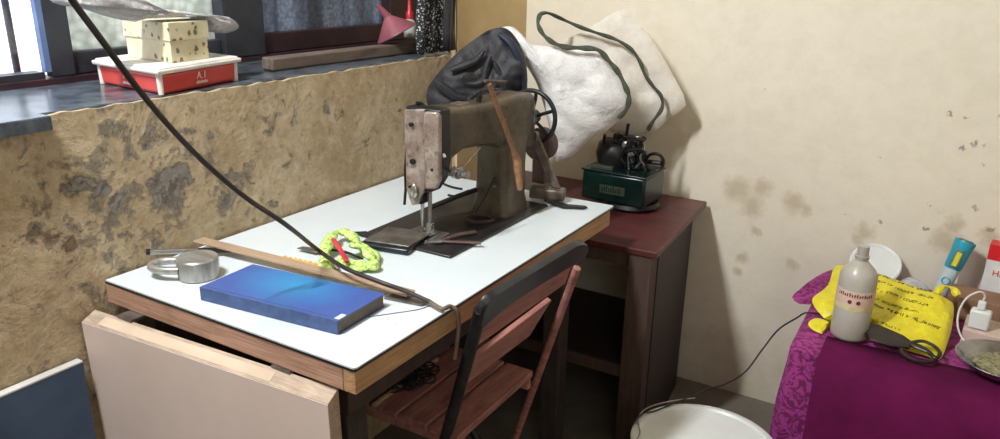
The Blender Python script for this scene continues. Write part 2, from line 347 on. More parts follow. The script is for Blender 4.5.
# ------------------------------------------------------------------ geometry helpers
ORG = {}
class MB:
    def __init__(s): s.bm = bmesh.new()
    def quadbox(s, o, a, b, c):
        o, a, b, c = V(o), V(a), V(b), V(c)
        vs = [s.bm.verts.new(o + a * i + b * j + c * k) for k in (0, 1) for j in (0, 1) for i in (0, 1)]
        for f in ((0,1,3,2),(4,6,7,5),(0,4,5,1),(2,3,7,6),(0,2,6,4),(1,5,7,3)): s.bm.faces.new([vs[i] for i in f])
        return s
    def box(s, lo, hi):
        return s.quadbox(lo, (hi[0]-lo[0],0,0), (0,hi[1]-lo[1],0), (0,0,hi[2]-lo[2]))
    def frame_of(s, d):
        d = V(d).normalized(); u = d.cross(V((0,0,1)))
        if u.length < 1e-3: u = V((1,0,0))
        u.normalize(); return u, d.cross(u).normalized()
    def rings(s, rings, cap=True, closed=False):
        R = [[s.bm.verts.new(p) for p in r] for r in rings]; n = len(R[0])
        for i in range(len(R) - (0 if closed else 1)):
            A, B = R[i], R[(i+1) % len(R)]
            for j in range(n): s.bm.faces.new((A[j], A[(j+1)%n], B[(j+1)%n], B[j]))
        if cap and not closed:
            s.bm.faces.new(R[0][::-1]); s.bm.faces.new(R[-1])
        return s
    def cyl(s, p0, p1, r0, r1=None, seg=20):
        return s.lathe([(0, r0), (1, r0 if r1 is None else r1)], p0, p1, seg)
    def lathe(s, prof, p0, p1, seg=24):
        p0, p1 = V(p0), V(p1); d = p1 - p0; u, w = s.frame_of(d)
        return s.rings([[p0 + d*t + (u*math.cos(2*PI*j/seg) + w*math.sin(2*PI*j/seg))*max(r, 1e-5) for j in range(seg)] for t, r in prof])
    def tube(s, pts, r, seg=8, smooth=0, flat=1.0, up=None):
        pts = [V(p) for p in pts]
        if smooth: pts = spline(pts, smooth)
        rr = []
        pu = None
        for i, p in enumerate(pts):
            d = (pts[min(i+1, len(pts)-1)] - pts[max(i-1, 0)]).normalized()
            if up is not None: u = d.cross(V(up)).normalized()
            elif pu is None: u = s.frame_of(d)[0]
            else:
                u = pu - d * pu.dot(d)
                u = u.normalized() if u.length > 1e-4 else s.frame_of(d)[0]
            pu = u; w = d.cross(u).normalized()
            rad = r(i/(len(pts)-1)) if callable(r) else r
            rr.append([p + (u*math.cos(2*PI*j/seg) + w*math.sin(2*PI*j/seg)*flat)*rad for j in range(seg)])
        return s.rings(rr)
    def prism(s, pts, vec):
        vec = V(vec); return s.rings([[V(p) for p in pts], [V(p) + vec for p in pts]])
    def sphere(s, c, r, seg=16, sc=(1,1,1)):
        c = V(c); N = seg // 2
        return s.rings([[c + V((math.sin(PI*(i+.02)/(N+.04))*math.cos(2*PI*j/seg)*sc[0], math.sin(PI*(i+.02)/(N+.04))*math.sin(2*PI*j/seg)*sc[1], -math.cos(PI*(i+.02)/(N+.04))*sc[2]))*r for j in range(seg)] for i in range(N+1)])
    def torus(s, c, nrm, R, r, seg=32, sub=10, a0=0, a1=2*PI):
        c = V(c); u, w = s.frame_of(nrm); full = abs(a1-a0-2*PI) < 1e-6; n = V(nrm).normalized(); rr = []
        for i in range(seg if full else seg+1):
            a = a0 + (a1-a0)*i/seg; d = u*math.cos(a) + w*math.sin(a)
            rr.append([c + d*(R + r*math.cos(2*PI*j/sub)) + n*r*math.sin(2*PI*j/sub) for j in range(sub)])
        return s.rings(rr, closed=full)
    def clamp(s, z, around=None, rad=0, xmax=9):
        for v in s.bm.verts:
            v.co.z = max(v.co.z, z + .0004*noise.noise(v.co*40)); v.co.x = v.co.x if v.co.x < xmax - .04 else xmax - .04 + (v.co.x - xmax + .04)*.55
            if around:
                dx = v.co.x-around[0]
                if abs(dx) < rad: v.co.y = max(v.co.y, around[1] + math.sqrt(rad*rad-dx*dx))
        return s
    def build(s, name, mat, parent=None, smooth=True, bevel=0, subs=0, origin=None, solid=0, mats=None):
        bmesh.ops.recalc_face_normals(s.bm, faces=s.bm.faces)
        me = bpy.data.meshes.new(name)
        xs = [v.co for v in s.bm.verts]
        if origin is None:
            lo = V([min(v[i] for v in xs) for i in range(3)]); hi = V([max(v[i] for v in xs) for i in range(3)])
            origin = V(((lo.x+hi.x)/2, (lo.y+hi.y)/2, lo.z))
        origin = V(origin)
        bmesh.ops.translate(s.bm, verts=s.bm.verts, vec=-origin)
        s.bm.to_mesh(me); s.bm.free()
        me.materials.append(mat)
        for m in (mats or []): me.materials.append(m)
        o = bpy.data.objects.new(name, me); C.objects.link(o)
        if parent: o.parent = parent; o.location = origin - ORG[parent.name]
        else: o.location = origin
        ORG[o.name] = origin
        if solid: k = o.modifiers.new('s', 'SOLIDIFY'); k.thickness = solid; k.offset = 0
        if bevel:
            k = o.modifiers.new('b', 'BEVEL'); k.width = bevel; k.segments = 2; k.limit_method = 'ANGLE'; k.angle_limit = .6
        if subs: k = o.modifiers.new('u', 'SUBSURF'); k.levels = subs; k.render_levels = subs
        if smooth:
            me.polygons.foreach_set('use_smooth', [True]*len(me.polygons))
            if not subs:
                try: me.set_sharp_from_angle(angle=.7)
                except Exception: pass
        return o
def spline(p, n):
    q = [p[0]] + list(p) + [p[-1]]; out = []
    for i in range(1, len(q)-2):
        for k in range(n):
            t = k/n; a, b, c, d = q[i-1], q[i], q[i+1], q[i+2]
            out.append(.5*((2*b) + (c-a)*t + (2*a-5*b+4*c-d)*t*t + (3*b-a-3*c+d)*t**3))
    out.append(V(p[-1])); return out
def cspline(p, n):
    out = []; L = len(p)
    for i in range(L):
        a, b, c, d = p[i-1], p[i], p[(i+1)%L], p[(i+2)%L]
        for k in range(n):
            t = k/n; out.append(.5*((2*b) + (c-a)*t + (2*a-5*b+4*c-d)*t*t + (3*b-a-3*c+d)*t**3))
    return out
def pillow(outline, nrm, front, back, rings=10, dens=5, amp=0, scale=10, power=.5, center=None, seed=0, crease=0, cscale=10, cdir=(1,0,0)):
    """closed cushion body over an outline (star-shaped), bulging to both sides, with wrinkles"""
    mb = MB(); P = cspline([V(p) for p in outline], dens) if dens > 1 else [V(p) for p in outline]
    c = V(center) if center else sum(P, V())/len(P); nrm = V(nrm).normalized(); n = len(P)
    def ring(s, side):
        h = (1 - s**2.6)**power; r = []
        for p in P:
            q = c + (p - c)*s
            w = noise.fractal(q*scale + V((seed, 0, 0)), .8, 2.1, 4)*amp
            if crease:
                a = q.dot(V(cdir))*cscale + noise.noise(q*6 + V((seed, 3, 0)))*2.2
                w += (abs(math.sin(a)) - .5)*crease*min(1, (1-s)*5)
            q = q + nrm*side*(front if side > 0 else back)*h + nrm*w*(1 if s < .999 else .3)
            r.append(q)
        return r
    R = [ring(.0 + .98*i/rings + .02, 1) for i in range(rings)] + [ring(1, 1)] + [ring(.0 + .98*i/rings + .02, -1) for i in range(rings-1, -1, -1)]
    mb.rings(R); return mb
def tag(o, label, cat, group=None, kind=None):
    if label: o['label'] = label
    if cat: o['category'] = cat
    if group: o['group'] = group
    if kind: o['kind'] = kind
    return o
def thing(name, loc, label, cat, group=None):
    o = bpy.data.objects.new(name, None); C.objects.link(o); o.location = loc; o.empty_display_size = .05
    ORG[o.name] = V(loc); return tag(o, label, cat, group)
def struct(mb, name, mat, **kw):
    o = mb.build(name, mat, smooth=False, **kw); o['kind'] = 'structure'; return o
def lettering(txt, name, mat, parent, o, ex, ey, size, label=None):
    """flat raised lettering at o, reading along ex, up along ey"""
    cu = bpy.data.curves.new('t', 'FONT'); cu.body = txt; cu.size = size; cu.extrude = .0004; cu.align_x = 'CENTER'; cu.align_y = 'CENTER'
    cu.resolution_u = 3
    tmp = bpy.data.objects.new('t', cu); C.objects.link(tmp); dg = bpy.context.evaluated_depsgraph_get(); dg.update()
    me = bpy.data.meshes.new_from_object(tmp.evaluated_get(dg)); bpy.data.objects.remove(tmp)
    ex = V(ex).normalized(); ey = V(ey).normalized(); ez = ex.cross(ey).normalized(); ey = ez.cross(ex)
    m = Matrix((ex, ey, ez)).transposed().to_4x4()
    me.transform(m); me.materials.clear(); me.materials.append(mat); me.name = name
    ob = bpy.data.objects.new(name, me); C.objects.link(ob); ob.parent = parent; ob.location = V(o) - ORG[parent.name]; ORG[ob.name] = V(o)
    return ob
# ================================================================== THE ROOM
D = 2.295; SILL = 1.075; YN = -1.3; XR = 3.0; H = 2.6; JY = 1.881
FX = -.36
m = MB()
# lower wall with a rough top edge of plaster over the granite
ys = [YN] + [ .683 + (D-.683)*i/160 for i in range(161)]
pr = [(0, YN, 0), (0, D, 0)]
top = [(0, y, SILL - .003 + noise.noise(V((y*30, 0, 0)))*.004 + noise.noise(V((y*9, 4, 0)))*.003) for y in reversed(ys[1:]) if y < JY]
pts = [V((0, YN, 0)), V((0, JY, 0))] + [V(p) for p in top] + [V((0, .683, 1.0505)), V((0, YN, 1.0505))]
m.rings([[p + V((FX - .06, 0, 0)) for p in pts], [p + V((-.014, 0, 0)) for p in pts]])
wl = struct(m, 'wall_left', M['plaster_left'], origin=(0, 0, 0))
# corner pier between window and back wall (full height), splayed reveal
m = MB(); m.prism([(0, JY, 0), (0, D, 0), (FX-.06, D, 0), (FX-.06, 2.17, 0), (FX, 2.17, 0)], (0, 0, H)); 
wl2 = struct(m, 'wall_left_pier', M['corner_paint'], origin=(0, 0, 0)); wl2.name = 'wall_left.001'
m = MB(); m.box((FX-.06, YN, 2.15), (0, 2.0, H)); m.box((FX-.06, YN, 1.0), (0, -.5, 2.15))
struct(m, 'wall_left', M['corner_paint'], origin=(0, 0, 0))
struct(MB().box((FX-.06, D, 0), (XR, D+.1, H)), 'wall_back', M['plaster_back'], origin=(0, 0, 0))
struct(MB().box((XR, YN, 0), (XR+.1, D, H)), 'wall_right', M['plain_wall'])
struct(MB().box((FX-.06, YN-.1, 0), (XR+.1, YN, H)), 'wall_front', M['plain_wall'])
struct(MB().box((FX-.06, YN, -.1), (XR+.1, D+.1, 0)), 'floor', M['floor'])
struct(MB().box((FX-.06, YN-.1, H), (XR+.1, D+.1, H+.1)), 'ceiling', M['plain_wall'])
# granite sill
m = MB(); m.prism([(FX, -.5, SILL-.024), (.008, -.5, SILL-.024), (.008, .683, SILL-.024), (-.024, .683, SILL-.024), (-.024, JY-.002, SILL-.024), (FX, 2.165, SILL-.024)], (0, 0, .024))
struct(m, 'trim_1', M['granite'], bevel=.002)
# window: outer frame with maroon bottom rail, stiles, panes
def win(m, y0, y1, z0, z1, x0=FX, x1=FX+.04): m.box((x0, y0, z0), (x1, y1, z1))
m = MB(); win(m, -.5, 2.17, SILL, SILL+.012, FX-.02, FX+.055); win(m, -.5, 2.17, 2.11, 2.15)
w1 = struct(m, 'window_1', M['frame_red'])
fb = MB(); win(fb, -.46, .862, 1.0875, 1.100, FX, FX+.04); fb.build('bottom_rail', M['frame'], w1, smooth=False)
fb = MB(); win(fb, .862, .874, 1.100, 2.11, FX+.030, FX+.045); fb.build('sash_edge', M['frame_blue'], w1, smooth=False)
fb = MB(); win(fb, .8742, .925, 1.088, 2.11, FX+.022, FX+.045); fb.build('stile', M['frame'], w1, smooth=False, bevel=.003)
fb = MB(); win(fb, .925, 1.31, 1.088, 1.135, FX, FX+.035); fb.build('bottom_rail', M['frame'], w1, smooth=False, bevel=.003)
fb = MB(); win(fb, 1.31, 1.44, 1.088, 2.11, FX-.01, FX+.05)
fb.build('stile', M['frame'], w1, smooth=False, bevel=.003)
fb = MB(); win(fb, 1.44, 1.965, 1.088, 1.14, FX, FX+.035); fb.build('bottom_rail', M['frame_red'], w1, smooth=False, bevel=.003)
fb = MB(); win(fb, 1.965, 2.165, 1.088, 2.11, FX-.01, FX+.05); fb.build('stile', M['frame_red'], w1, smooth=False, bevel=.003)
fb = MB(); fb.box((FX-.045, 1.70, 1.14), (FX-.03, 1.76, 2.11)); fb.build('stile', M['frame'], w1, smooth=False)
for y0, y1, z0, mt in ((-.46, .865, 1.088, 'clear'), (.925, 1.31, 1.135, 'glass_pattern'), (1.44, 1.965, 1.14, 'glass_frost')):
    fb = MB(); fb.box((FX+.008, y0, z0), (FX+.013, y1, 2.11)); fb.build('pane', M[mt], w1, smooth=False)
for y in (-.2, .14, .48, .850):
    fb = MB(); fb.cyl((FX-.04, y, 1.08), (FX-.04, y, 2.11), .007, seg=10); fb.build('window_bar', M['frame'], w1)
pgb = MB()
for z in (.55,): pass
# ================================================================== SEWING TABLE
TZ = .76
tb = thing('sewing_table', (.29, 1.2, 0), 'long work table with white laminate top and raw wooden edges against the peeling wall', 'table')
def rounded(x0, y0, x1, y1, r, n=5):
    out = []
    for cx, cy, a in ((x1-r, y0+r, -PI/2), (x1-r, y1-r, 0), (x0+.003, y1-.003, None), (x0+.003, y0, None)):
        if a is None: out.append((cx, cy))
        else: out += [(cx + r*math.cos(a + PI/2*i/n), cy + r*math.sin(a + PI/2*i/n)) for i in range(n+1)]
    return out
tp = rounded(-.0095, .738, .594, 1.70, .006)
MB().prism([(x, y, TZ-.0025) for x, y in tp], (0, 0, .0025)).build('table_top', M['laminate'], tb, smooth=False, origin=(0, 0, TZ))
MB().prism([(x, y, TZ-.006) for x, y in rounded(-.0095, .737, .595, 1.701, .006)], (0, 0, .0033)).build('laminate_edge', M['black_plastic'], tb, smooth=False)
m = MB(); m.prism([(x, y, TZ-.045) for x, y in [(.570, .7385), (.5935, .7385), (.5945, 1.676), (.580, 1.6995), (.570, 1.6995)]], (0, 0, .039)).build('edge_lipping', M['edge_wood'], tb, smooth=False, bevel=.0015, origin=(0, 0, 0))
m = MB(); m.box((-.0095, .7382, TZ-.045), (.5695, .762, TZ-.0065)); m.build('edge_lipping', M['edge_wood_x'], tb, smooth=False, bevel=.0015, origin=(0, 0, 0))
m = MB(); m.box((.006, .764, TZ-.042), (.563, 1.688, TZ-.0065)); m.build('core_board', M['dark_wood'], tb, smooth=False)
for lo_, hi_ in (((.50, .80, .62), (.52, 1.64, .7175)), ((.03, .80, .62), (.05, 1.64, .7175)), ((.051, .80, .62), (.499, .82, .7175)), ((.051, 1.62, .62), (.499, 1.64, .7175))):
    MB().box(lo_, hi_).build('apron', M['dark_wood'], tb, smooth=False, bevel=.002)
for x, y in ((.03, .80), (.465, .80), (.03, 1.59), (.465, 1.59)):
    m = MB(); m.prism([(x, y, .0), (x+.05, y, 0), (x+.05, y+.05, 0), (x, y+.05, 0)], (0, 0, .62)); m.build('leg', M['table_leg'], tb, smooth=False, bevel=.003)
# drop leaf hanging from the near end
L0, L1 = V((-.004, .682, .70)), V((.558, .716, .70)); lz = V((0, .012, -.46)); th = V((-.006, .030, .010))
lf = MB().quadbox(L0, L1-L0, th, lz).build('drop_leaf', M['pale_edge'], tb, smooth=False, bevel=.0015)
nn = V((.0, -.0012, 0)); fc = MB().quadbox(L0 + V((0, -.0001, -.001)), L1-L0, nn, lz*.995).build('leaf_face', M['leaf_face'], lf, smooth=False)
MB().quadbox(L0 + (L1-L0)*.07 + th*.12 + V((0, 0, .0002)), (L1-L0)*.72, th*.62, V((0, 0, .0006))).build('edge_laminate', M['pale_strip'], lf, smooth=False)
for s in (.15, .8):
    p = L0 + (L1-L0)*s + th*.9
    MB().box((p.x-.02, p.y-.001, .7095), (p.x+.02, .750, .7145)).build('hinge', M['dull_steel'], tb, smooth=False)
# blue board on the wall at the left
bb = thing('blue_board', (.012, .2, 0), 'dark blue board with a thin white top edge standing against the peeling wall', 'board')
MB().box((-.009, -.7, .0), (.008, .665, .628)).build('panel', M['blue_board'], bb, smooth=False)
MB().box((-.009, -.7, .6282), (.0085, .665, .631)).build('edge_strip', M['white_trim'], bb, smooth=False)
# ================================================================== SEWING MACHINE
sm = thing('sewing_machine', (.36, 1.40, TZ), 'old olive-grey industrial sewing machine with spoked black handwheel set in the white table', 'sewing machine')
MB().box((.225, 1.175, TZ+.0002), (.462, 1.60, TZ+.006)).build('bed_plate', M['bed_metal'], sm, bevel=.002)
# slide plate block pulled out to the near left
sp = MB().quadbox((.272, 1.118, TZ+.0003), (.110, .022, 0), (-.022, .085, 0), (0, 0, .013)).build('slide_plate', M['slide_black'], sm, bevel=.004)
MB().quadbox((.276, 1.13, TZ+.0135), (.10, .02, 0), (-.012, .095, 0), (0, 0, .004)).build('cover_plate', M['dull_steel'], sp, bevel=.001)
MB().tube([(.232, 1.19, TZ+.006), (.215, 1.175, TZ+.006), (.20, 1.16, TZ+.0065)], .0045, 8).build('bed_pin', M['black_metal'], sm)
MB().box((.30, 1.215, TZ+.0062), (.385, 1.285, TZ+.0085)).build('needle_plate', M['steel'], sm, bevel=.001)
fd = MB()
for i in range(3): fd.box((.325+.012*i, 1.235, TZ+.0086), (.331+.012*i, 1.265, TZ+.0105))
fd.build('feed_dog', M['black_metal'], sm, smooth=False)
# column + arm : one casting, lofted
def rrect(cx, cy, hx, hy, r, z, n=4):
    out = []
    for sx, sy, a in ((1, -1, -PI/2), (1, 1, 0), (-1, 1, PI/2), (-1, -1, PI)):
        for i in range(n+1):
            t = a + PI/2*i/n; out.append(V((cx + sx*(hx-r) + r*math.cos(t), cy + sy*(hy-r) + r*math.sin(t), z)))
    return out
m = MB()
m.rings([rrect(.382, 1.500, .052, .058, .02, TZ+.006), rrect(.382, 1.500, .050, .056, .02, TZ+.022), rrect(.384, 1.498, .045, .052, .018, TZ+.045), rrect(.384, 1.500, .043, .052, .018, TZ+.12), rrect(.382, 1.508, .041, .058, .018, TZ+.18), rrect(.378, 1.515, .040, .070, .018, TZ+.20)])
def arm_sec(y, cx, hx, z0, z1, r=.016, n=4):
    out = []
    for sx, sz, a in ((1, -1, -PI/2), (1, 1, 0), (-1, 1, PI/2), (-1, -1, PI)):
        for i in range(n+1):
            t = a + PI/2*i/n; out.append(V((cx + sx*(hx-r) + r*math.cos(t), y, (z0+z1)/2 + sz*((z1-z0)/2-r) + r*math.sin(t))))
    return out
m.rings([arm_sec(1.250, .362, .037, .925, 1.042), arm_sec(1.285, .364, .038, .938, 1.044), arm_sec(1.32, .366, .036, .948, 1.040), arm_sec(1.42, .372, .038, .942, 1.036), arm_sec(1.46, .376, .042, .925, 1.040), arm_sec(1.52, .378, .044, .90, 1.042), arm_sec(1.585, .378, .043, .90, 1.038), arm_sec(1.605, .378, .036, .91, 1.02)])
m.build('arm_casting', M['head_metal'], sm, bevel=0)
# head casting and face plate
HY = 1.222
MB().prism([(.314, HY+.008, 1.046), (.402, HY+.008, 1.046), (.404, HY+.008, .94), (.396, HY+.008, .900), (.376, HY+.008, .872), (.352, HY+.008, .866), (.350, HY+.008, .84), (.326, HY+.008, .84), (.314, HY+.008, .875)], (0, .034, 0)).build('head_casting', M['black_metal'], sm, bevel=.003)
fp = MB().prism([(.316, HY, 1.040), (.367, HY, 1.046), (.3675, HY, .90), (.362, HY, .872), (.354, HY, .862), (.347, HY, .843), (.330, HY, .838), (.317, HY, .87)], (0, .0075, 0)).build('face_plate', M['plate_metal'], sm, bevel=.002)
fp2 = MB().prism([(.368, HY-.005, 1.042), (.398, HY-.005, 1.044), (.4045, HY-.002, 1.036), (.4045, HY-.002, .905), (.396, HY-.005, .884), (.369, HY-.005, .880)], (0, .0125, 0)).build('face_plate', M['plate_metal'], sm, bevel=.004)
for x, z, r in ((.336, 1.012, .0045), (.338, .935, .006), (.388, .925, .003), (.330, .88, .003)):
    MB().cyl((x, HY-.0065, z), (x, HY-.0002, z), r, seg=12).build('screw', M['black_metal'], sm)
MB().tube([(.317, 1.235, .96), (.311, 1.235, .96), (.309, 1.23, .91), (.311, 1.228, .87), (.309, 1.225, .835)], .003, 8).build('thread_guide', M['black_metal'], sm)
MB().tube([(.402, 1.232, .955), (.41, 1.228, .957), (.414, 1.226, .952)], .0035, 8).build('take_up_lever', M['steel'], sm)
MB().sphere((.342, HY-.006, .872), .009, 12, (1, .6, 2.0)).build('oil_drip', M['steel'], sm)
MB().cyl((.338, 1.25, .785), (.338, 1.25, .86), .0042, seg=12).build('needle_bar', M['steel'], sm)
MB().cyl((.338, 1.25, TZ+.011), (.338, 1.25, .79), .0015, .002, seg=8).build('needle', M['steel'], sm)
MB().cyl((.358, 1.25, .785), (.358, 1.25, .88), .0046, seg=12).build('presser_bar', M['dull_steel'], sm)
m = MB(); m.box((.350, 1.235, TZ+.011), (.366, 1.262, TZ+.014)); m.quadbox((.352, 1.243, TZ+.014), (.012, 0, 0), (0, .012, 0), (0, .002, .022)); m.box((.328, 1.228, TZ+.011), (.336, 1.27, TZ+.0135)); m.tube([(.336, 1.23, TZ+.013), (.345, 1.225, TZ+.018), (.352, 1.235, TZ+.014)], .0018, 6)
m.build('presser_foot', M['steel'], sm, bevel=.0006)
# tension assembly on the right side of the head
tz = .915
tn = MB().lathe([(0, .004), (.3, .004), (.3, .013), (.36, .013), (.42, .006), (.48, .013), (.55, .013), (.56, .005), (.8, .005), (.8, .008), (1, .008)], (.400, 1.262, tz), (.452, 1.252, tz+.001), 18).build('tension_knob', M['steel'], sm)
MB().torus((.432, 1.255, tz), (1, 0, 0), .007, .0014, 20, 6).build('tension_spring', M['dull_steel'], tn)
MB().tube([(.44, 1.25, .93), (.452, 1.30, .965)], .0014, 6).build('check_wire', M['steel'], sm)
MB().tube([(.398, 1.45, .86), (.40, 1.40, .82), (.405, 1.36, .80), (.405, 1.35, TZ+.03)], .0025, 6, smooth=4).build('knee_lift_rod', M['black_metal'], sm)
MB().tube([(.30, 1.33, .80), (.33, 1.40, .815), (.345, 1.45, .82)], .006, 8).build('lift_lever', M['black_metal'], sm)
# top fittings
m = MB()
for x, y in ((.36, 1.44), (.375, 1.47), (.35, 1.50), (.38, 1.405)): m.cyl((x, y, 1.034), (x, y, 1.052), .006, .005, 12)
m.tube([(.37, 1.39, 1.045), (.375, 1.43, 1.058), (.37, 1.48, 1.056), (.36, 1.52, 1.048)], .003, 6, smooth=4)
m.build('oil_fittings', M['black_metal'], sm)
MB().tube([(.345, 1.262, 1.034), (.333, 1.26, 1.048), (.326, 1.25, 1.05)], .004, 8, smooth=4).build('top_lever', M['black_metal'], sm)
MB().box((.345, 1.345, 1.0365), (.375, 1.375, 1.040)).build('oil_cap', M['dull_steel'], sm, bevel=.001)
# hand wheel
WC = V((.380, 1.650, .966)); wn = V((0, 1, 0))
hw = MB().torus(WC, wn, .066, .0058, 40, 10).build('handwheel', M['black_metal'], sm)
MB().cyl(WC - wn*.012, WC + wn*.016, .018, seg=20).build('hub', M['black_metal'], hw)
for k in range(6):
    a = 2*PI*k/6 + .35; d = V((math.cos(a), 0, math.sin(a)))
    MB().tube([WC + d*.016, WC + d*.045 + wn*.003, WC + d*.062], .0045, 8).build('spoke', M['black_metal'], hw)
MB().cyl((.380, 1.606, .966), (.380, 1.637, .966), .03, .024, 20).build('wheel_boss', M['black_metal'], sm)
MB().lathe([(0, .036), (.15, .042), (.8, .042), (1, .03)], (.395, 1.655, .895), (.395, 1.70, .895), 24).build('belt_guard', M['brown_grip'], sm)
MB().box((.382, 1.655, TZ+.036), (.418, 1.685, .86)).build('guard_bracket', M['brown_grip'], sm, bevel=.004)
# bobbin winder on the table to the right of the column
bw = thing('bobbin_winder', (.44, 1.67, TZ), 'grey metal bobbin winder bolted beside the machine column with a slanting arm', 'bobbin winder')
MB().quadbox((.398, 1.615, TZ+.0064), (.088, .022, 0), (-.012, .036, 0), (0, 0, .028)).build('base_block', M['winder'], bw, bevel=.005)
MB().prism([(.44, 1.615, TZ+.0075), (.50, 1.60, TZ+.003), (.545, 1.622, TZ+.0025), (.552, 1.634, TZ+.0025), (.543, 1.642, TZ+.0025), (.50, 1.628, TZ+.003), (.445, 1.634, TZ+.0075)], (0, 0, .004)).build('base_tongue', M['black_metal'], bw, bevel=.001)
a0, a1 = V((.455, 1.645, TZ+.0345)), py(533, 136, 1.622)
MB().quadbox(a0 - V((.011, 0, 0)), (.024, .004, 0), (0, .008, 0), a1-a0).build('winder_arm', M['winder'], bw, bevel=.003)
MB().cyl(a1 - V((-.002, .004, 0)), a1 + V((.002, .010, 0)), .013, seg=18).build('arm_head', M['dull_steel'], bw, bevel=.002)
MB().cyl(a1 + V((.0, -.0065, .0)), a1 + V((.0, -.0038, .0)), .006, seg=12).build('pivot_hole', M['black_plastic'], bw)
# wooden stick leaning over the machine
st = thing('wooden_stick', (.45, 1.5, TZ), 'slim varnished wooden stick leaning across the sewing machine with orange tape at its foot', 'stick')
s0 = px(489, 84, .428); s1 = px(517, 160, .442); s2 = px(520, 190, .452)
MB().tube([s0, s1], .0055, 10).build('rod', M['stick'], st)
MB().tube([s1 - (s1-s0)*.12, s1, s1 + (s2-s1)*.3, s2], lambda t: .006 + .004*math.sin(t*PI), 10, smooth=4).build('tape_wrap', M['yellow_tape'] if False else pm('orange_wrap', rgb(164, 124, 84), rgb(122, 88, 58), 60, .7, bump=.4), st)
hb0, hb1 = px(485, 81, .424), px(506, 82, .424)
MB().tube([hb0, hb1], .0035, 8).build('cross_pin', M['brown_grip'], st)
# wire coil on the bed
m = MB()
for i, (r, dz) in enumerate(((.030, 0), (.026, .003), (.032, .005))): m.torus((.385 + .002*i, 1.40, TZ+.0085+dz), (.05*i, .03, 1), r, .0014, 36, 6)
tag(m.build('wire_coil', M['brown_grip']), 'small coil of thin brown wire lying on the black machine bed', 'wire')
# pliers on the bed
pl = thing('pliers', (.41, 1.27, TZ), 'pliers with two brown handles lying open on the black machine bed', 'pliers')
MB().tube([pz(440,241,TZ+.012), pz(455,235.5,TZ+.014), pz(475,232,TZ+.012)], lambda t: .004+.003*t, 8, smooth=4, flat=.7).build('handle', M['brown_grip'], pl)
MB().tube([pz(440,241,TZ+.012), pz(456,242,TZ+.012), pz(481,243,TZ+.010)], lambda t: .004+.001*t, 8, smooth=4, flat=.7).build('handle', M['brown_grip'], pl)
MB().tube([pz(424,243,TZ+.013), pz(432,242,TZ+.013), pz(441,241,TZ+.013)], lambda t: .003+.005*t, 8, smooth=4, flat=.6).build('jaws', M['dull_steel'], pl)
# ================================================================== THINGS ON THE TABLE
# blue book
bk = thing('book', (.355, .855, TZ), 'thick blue hardcover register book with mottled cyan cover lying on the white table', 'book')
b0 = V((.212, .776, TZ+.0005)); bu = V((.29, .030, 0)); bv = V((-.006, .122, 0))
MB().quadbox(b0 + V((0, 0, .0)), bu, bv, (0, 0, .0025)).build('back_cover', M['book_spine'], bk, bevel=.0008, smooth=False)
MB().quadbox(b0 + bu*.008 + bv*.02 + V((0, 0, .0026)), bu*.984, bv*.965, (0, 0, .0193)).build('page_block', M['pages'], bk, smooth=False)
MB().quadbox(b0 + V((0, 0, .022)), bu, bv, (0, 0, .003)).build('front_cover', M['book'], bk, bevel=.001, smooth=False, origin=b0 + bu*.5 + bv*.5 + V((0, 0, .025)))
MB().quadbox(b0 + V((0, -.0025, 0)), bu, bv*.02, (0, 0, .0252)).build('spine', M['book_spine'], bk, bevel=.0015, smooth=False)
MB().quadbox(b0 + bu*.004 + bv*.028 + V((0, 0, .0251)), bu*.992, bv*.012, (0, 0, .0003)).build('hinge_groove', M['book_spine'], bk, smooth=False)
MB().quadbox(b0 + bu*.965 + bv*.02 + V((0, 0, .0251)), bu*.032, bv*.15, (0, 0, .0006)).build('corner_wear', M['white_plastic'], bk, smooth=False)
# padlock
pd = thing('padlock', (.13, .86, TZ), 'heavy round steel padlock lying beside the blue book', 'padlock')
pc = V((.122, .842, TZ+.0005))
prof = [(0, .034), (.04, .0365), (.55, .0375), (.93, .0375), (1, .035)]
MB().lathe(prof, pc, pc + V((0, 0, .040)), 36).build('lock_body', M['lock'], pd)
sd = V((-.83, -.45, 0)).normalized(); so = V((-sd.y, sd.x, 0)); sc0 = pc + V((0, 0, .020))
hk = [sc0 + sd*.026 + so*.023, sc0 + sd*.055 + so*.025, sc0 + sd*.078 + so*.017, sc0 + sd*.087, sc0 + sd*.078 - so*.017, sc0 + sd*.062 - so*.024, sc0 + sd*.034 - so*.025]
MB().tube(hk, .0075, 12, smooth=6).build('shackle', M['lock'], pd)
MB().cyl(hk[-1] + V((0,-.0082,0)) , hk[-1] + V((0,-.0070,0)), .004, seg=12).build('rivet', M['black_metal'], pd)
# pen
pp0, pp1, pp2 = V((.012, .915, TZ+.006)), V((.065, .945, TZ+.006)), V((.085, .99, TZ+.006))
pe = thing('marker_pen', (.04, .93, TZ), 'steel-barrelled tube pen with black ends by the wall behind the padlock', 'pen')
q0, q1, q2, q3 = pz(150,251,TZ+.0065), pz(158,251,TZ+.0065), pz(196,250.5,TZ+.0065), pz(244,249.5,TZ+.0065)
for q in (q0, q1, q2, q3): q.x = max(q.x, .012)
PA, PB = px(150, 252, .006) , pz(243, 249.5, TZ+.0065); pd_ = PB-PA
MB().cyl(PA - pd_*.04, PA, .0062, seg=14).build('end_cap', M['black_plastic'], pe)
MB().cyl(PA + pd_*.001, PA + pd_*.5, .0052, .0062, seg=14).build('barrel', M['steel'], pe)
MB().cyl(PA + pd_*.501, PB, .0055, seg=14).build('grip', M['black_metal'], pe)
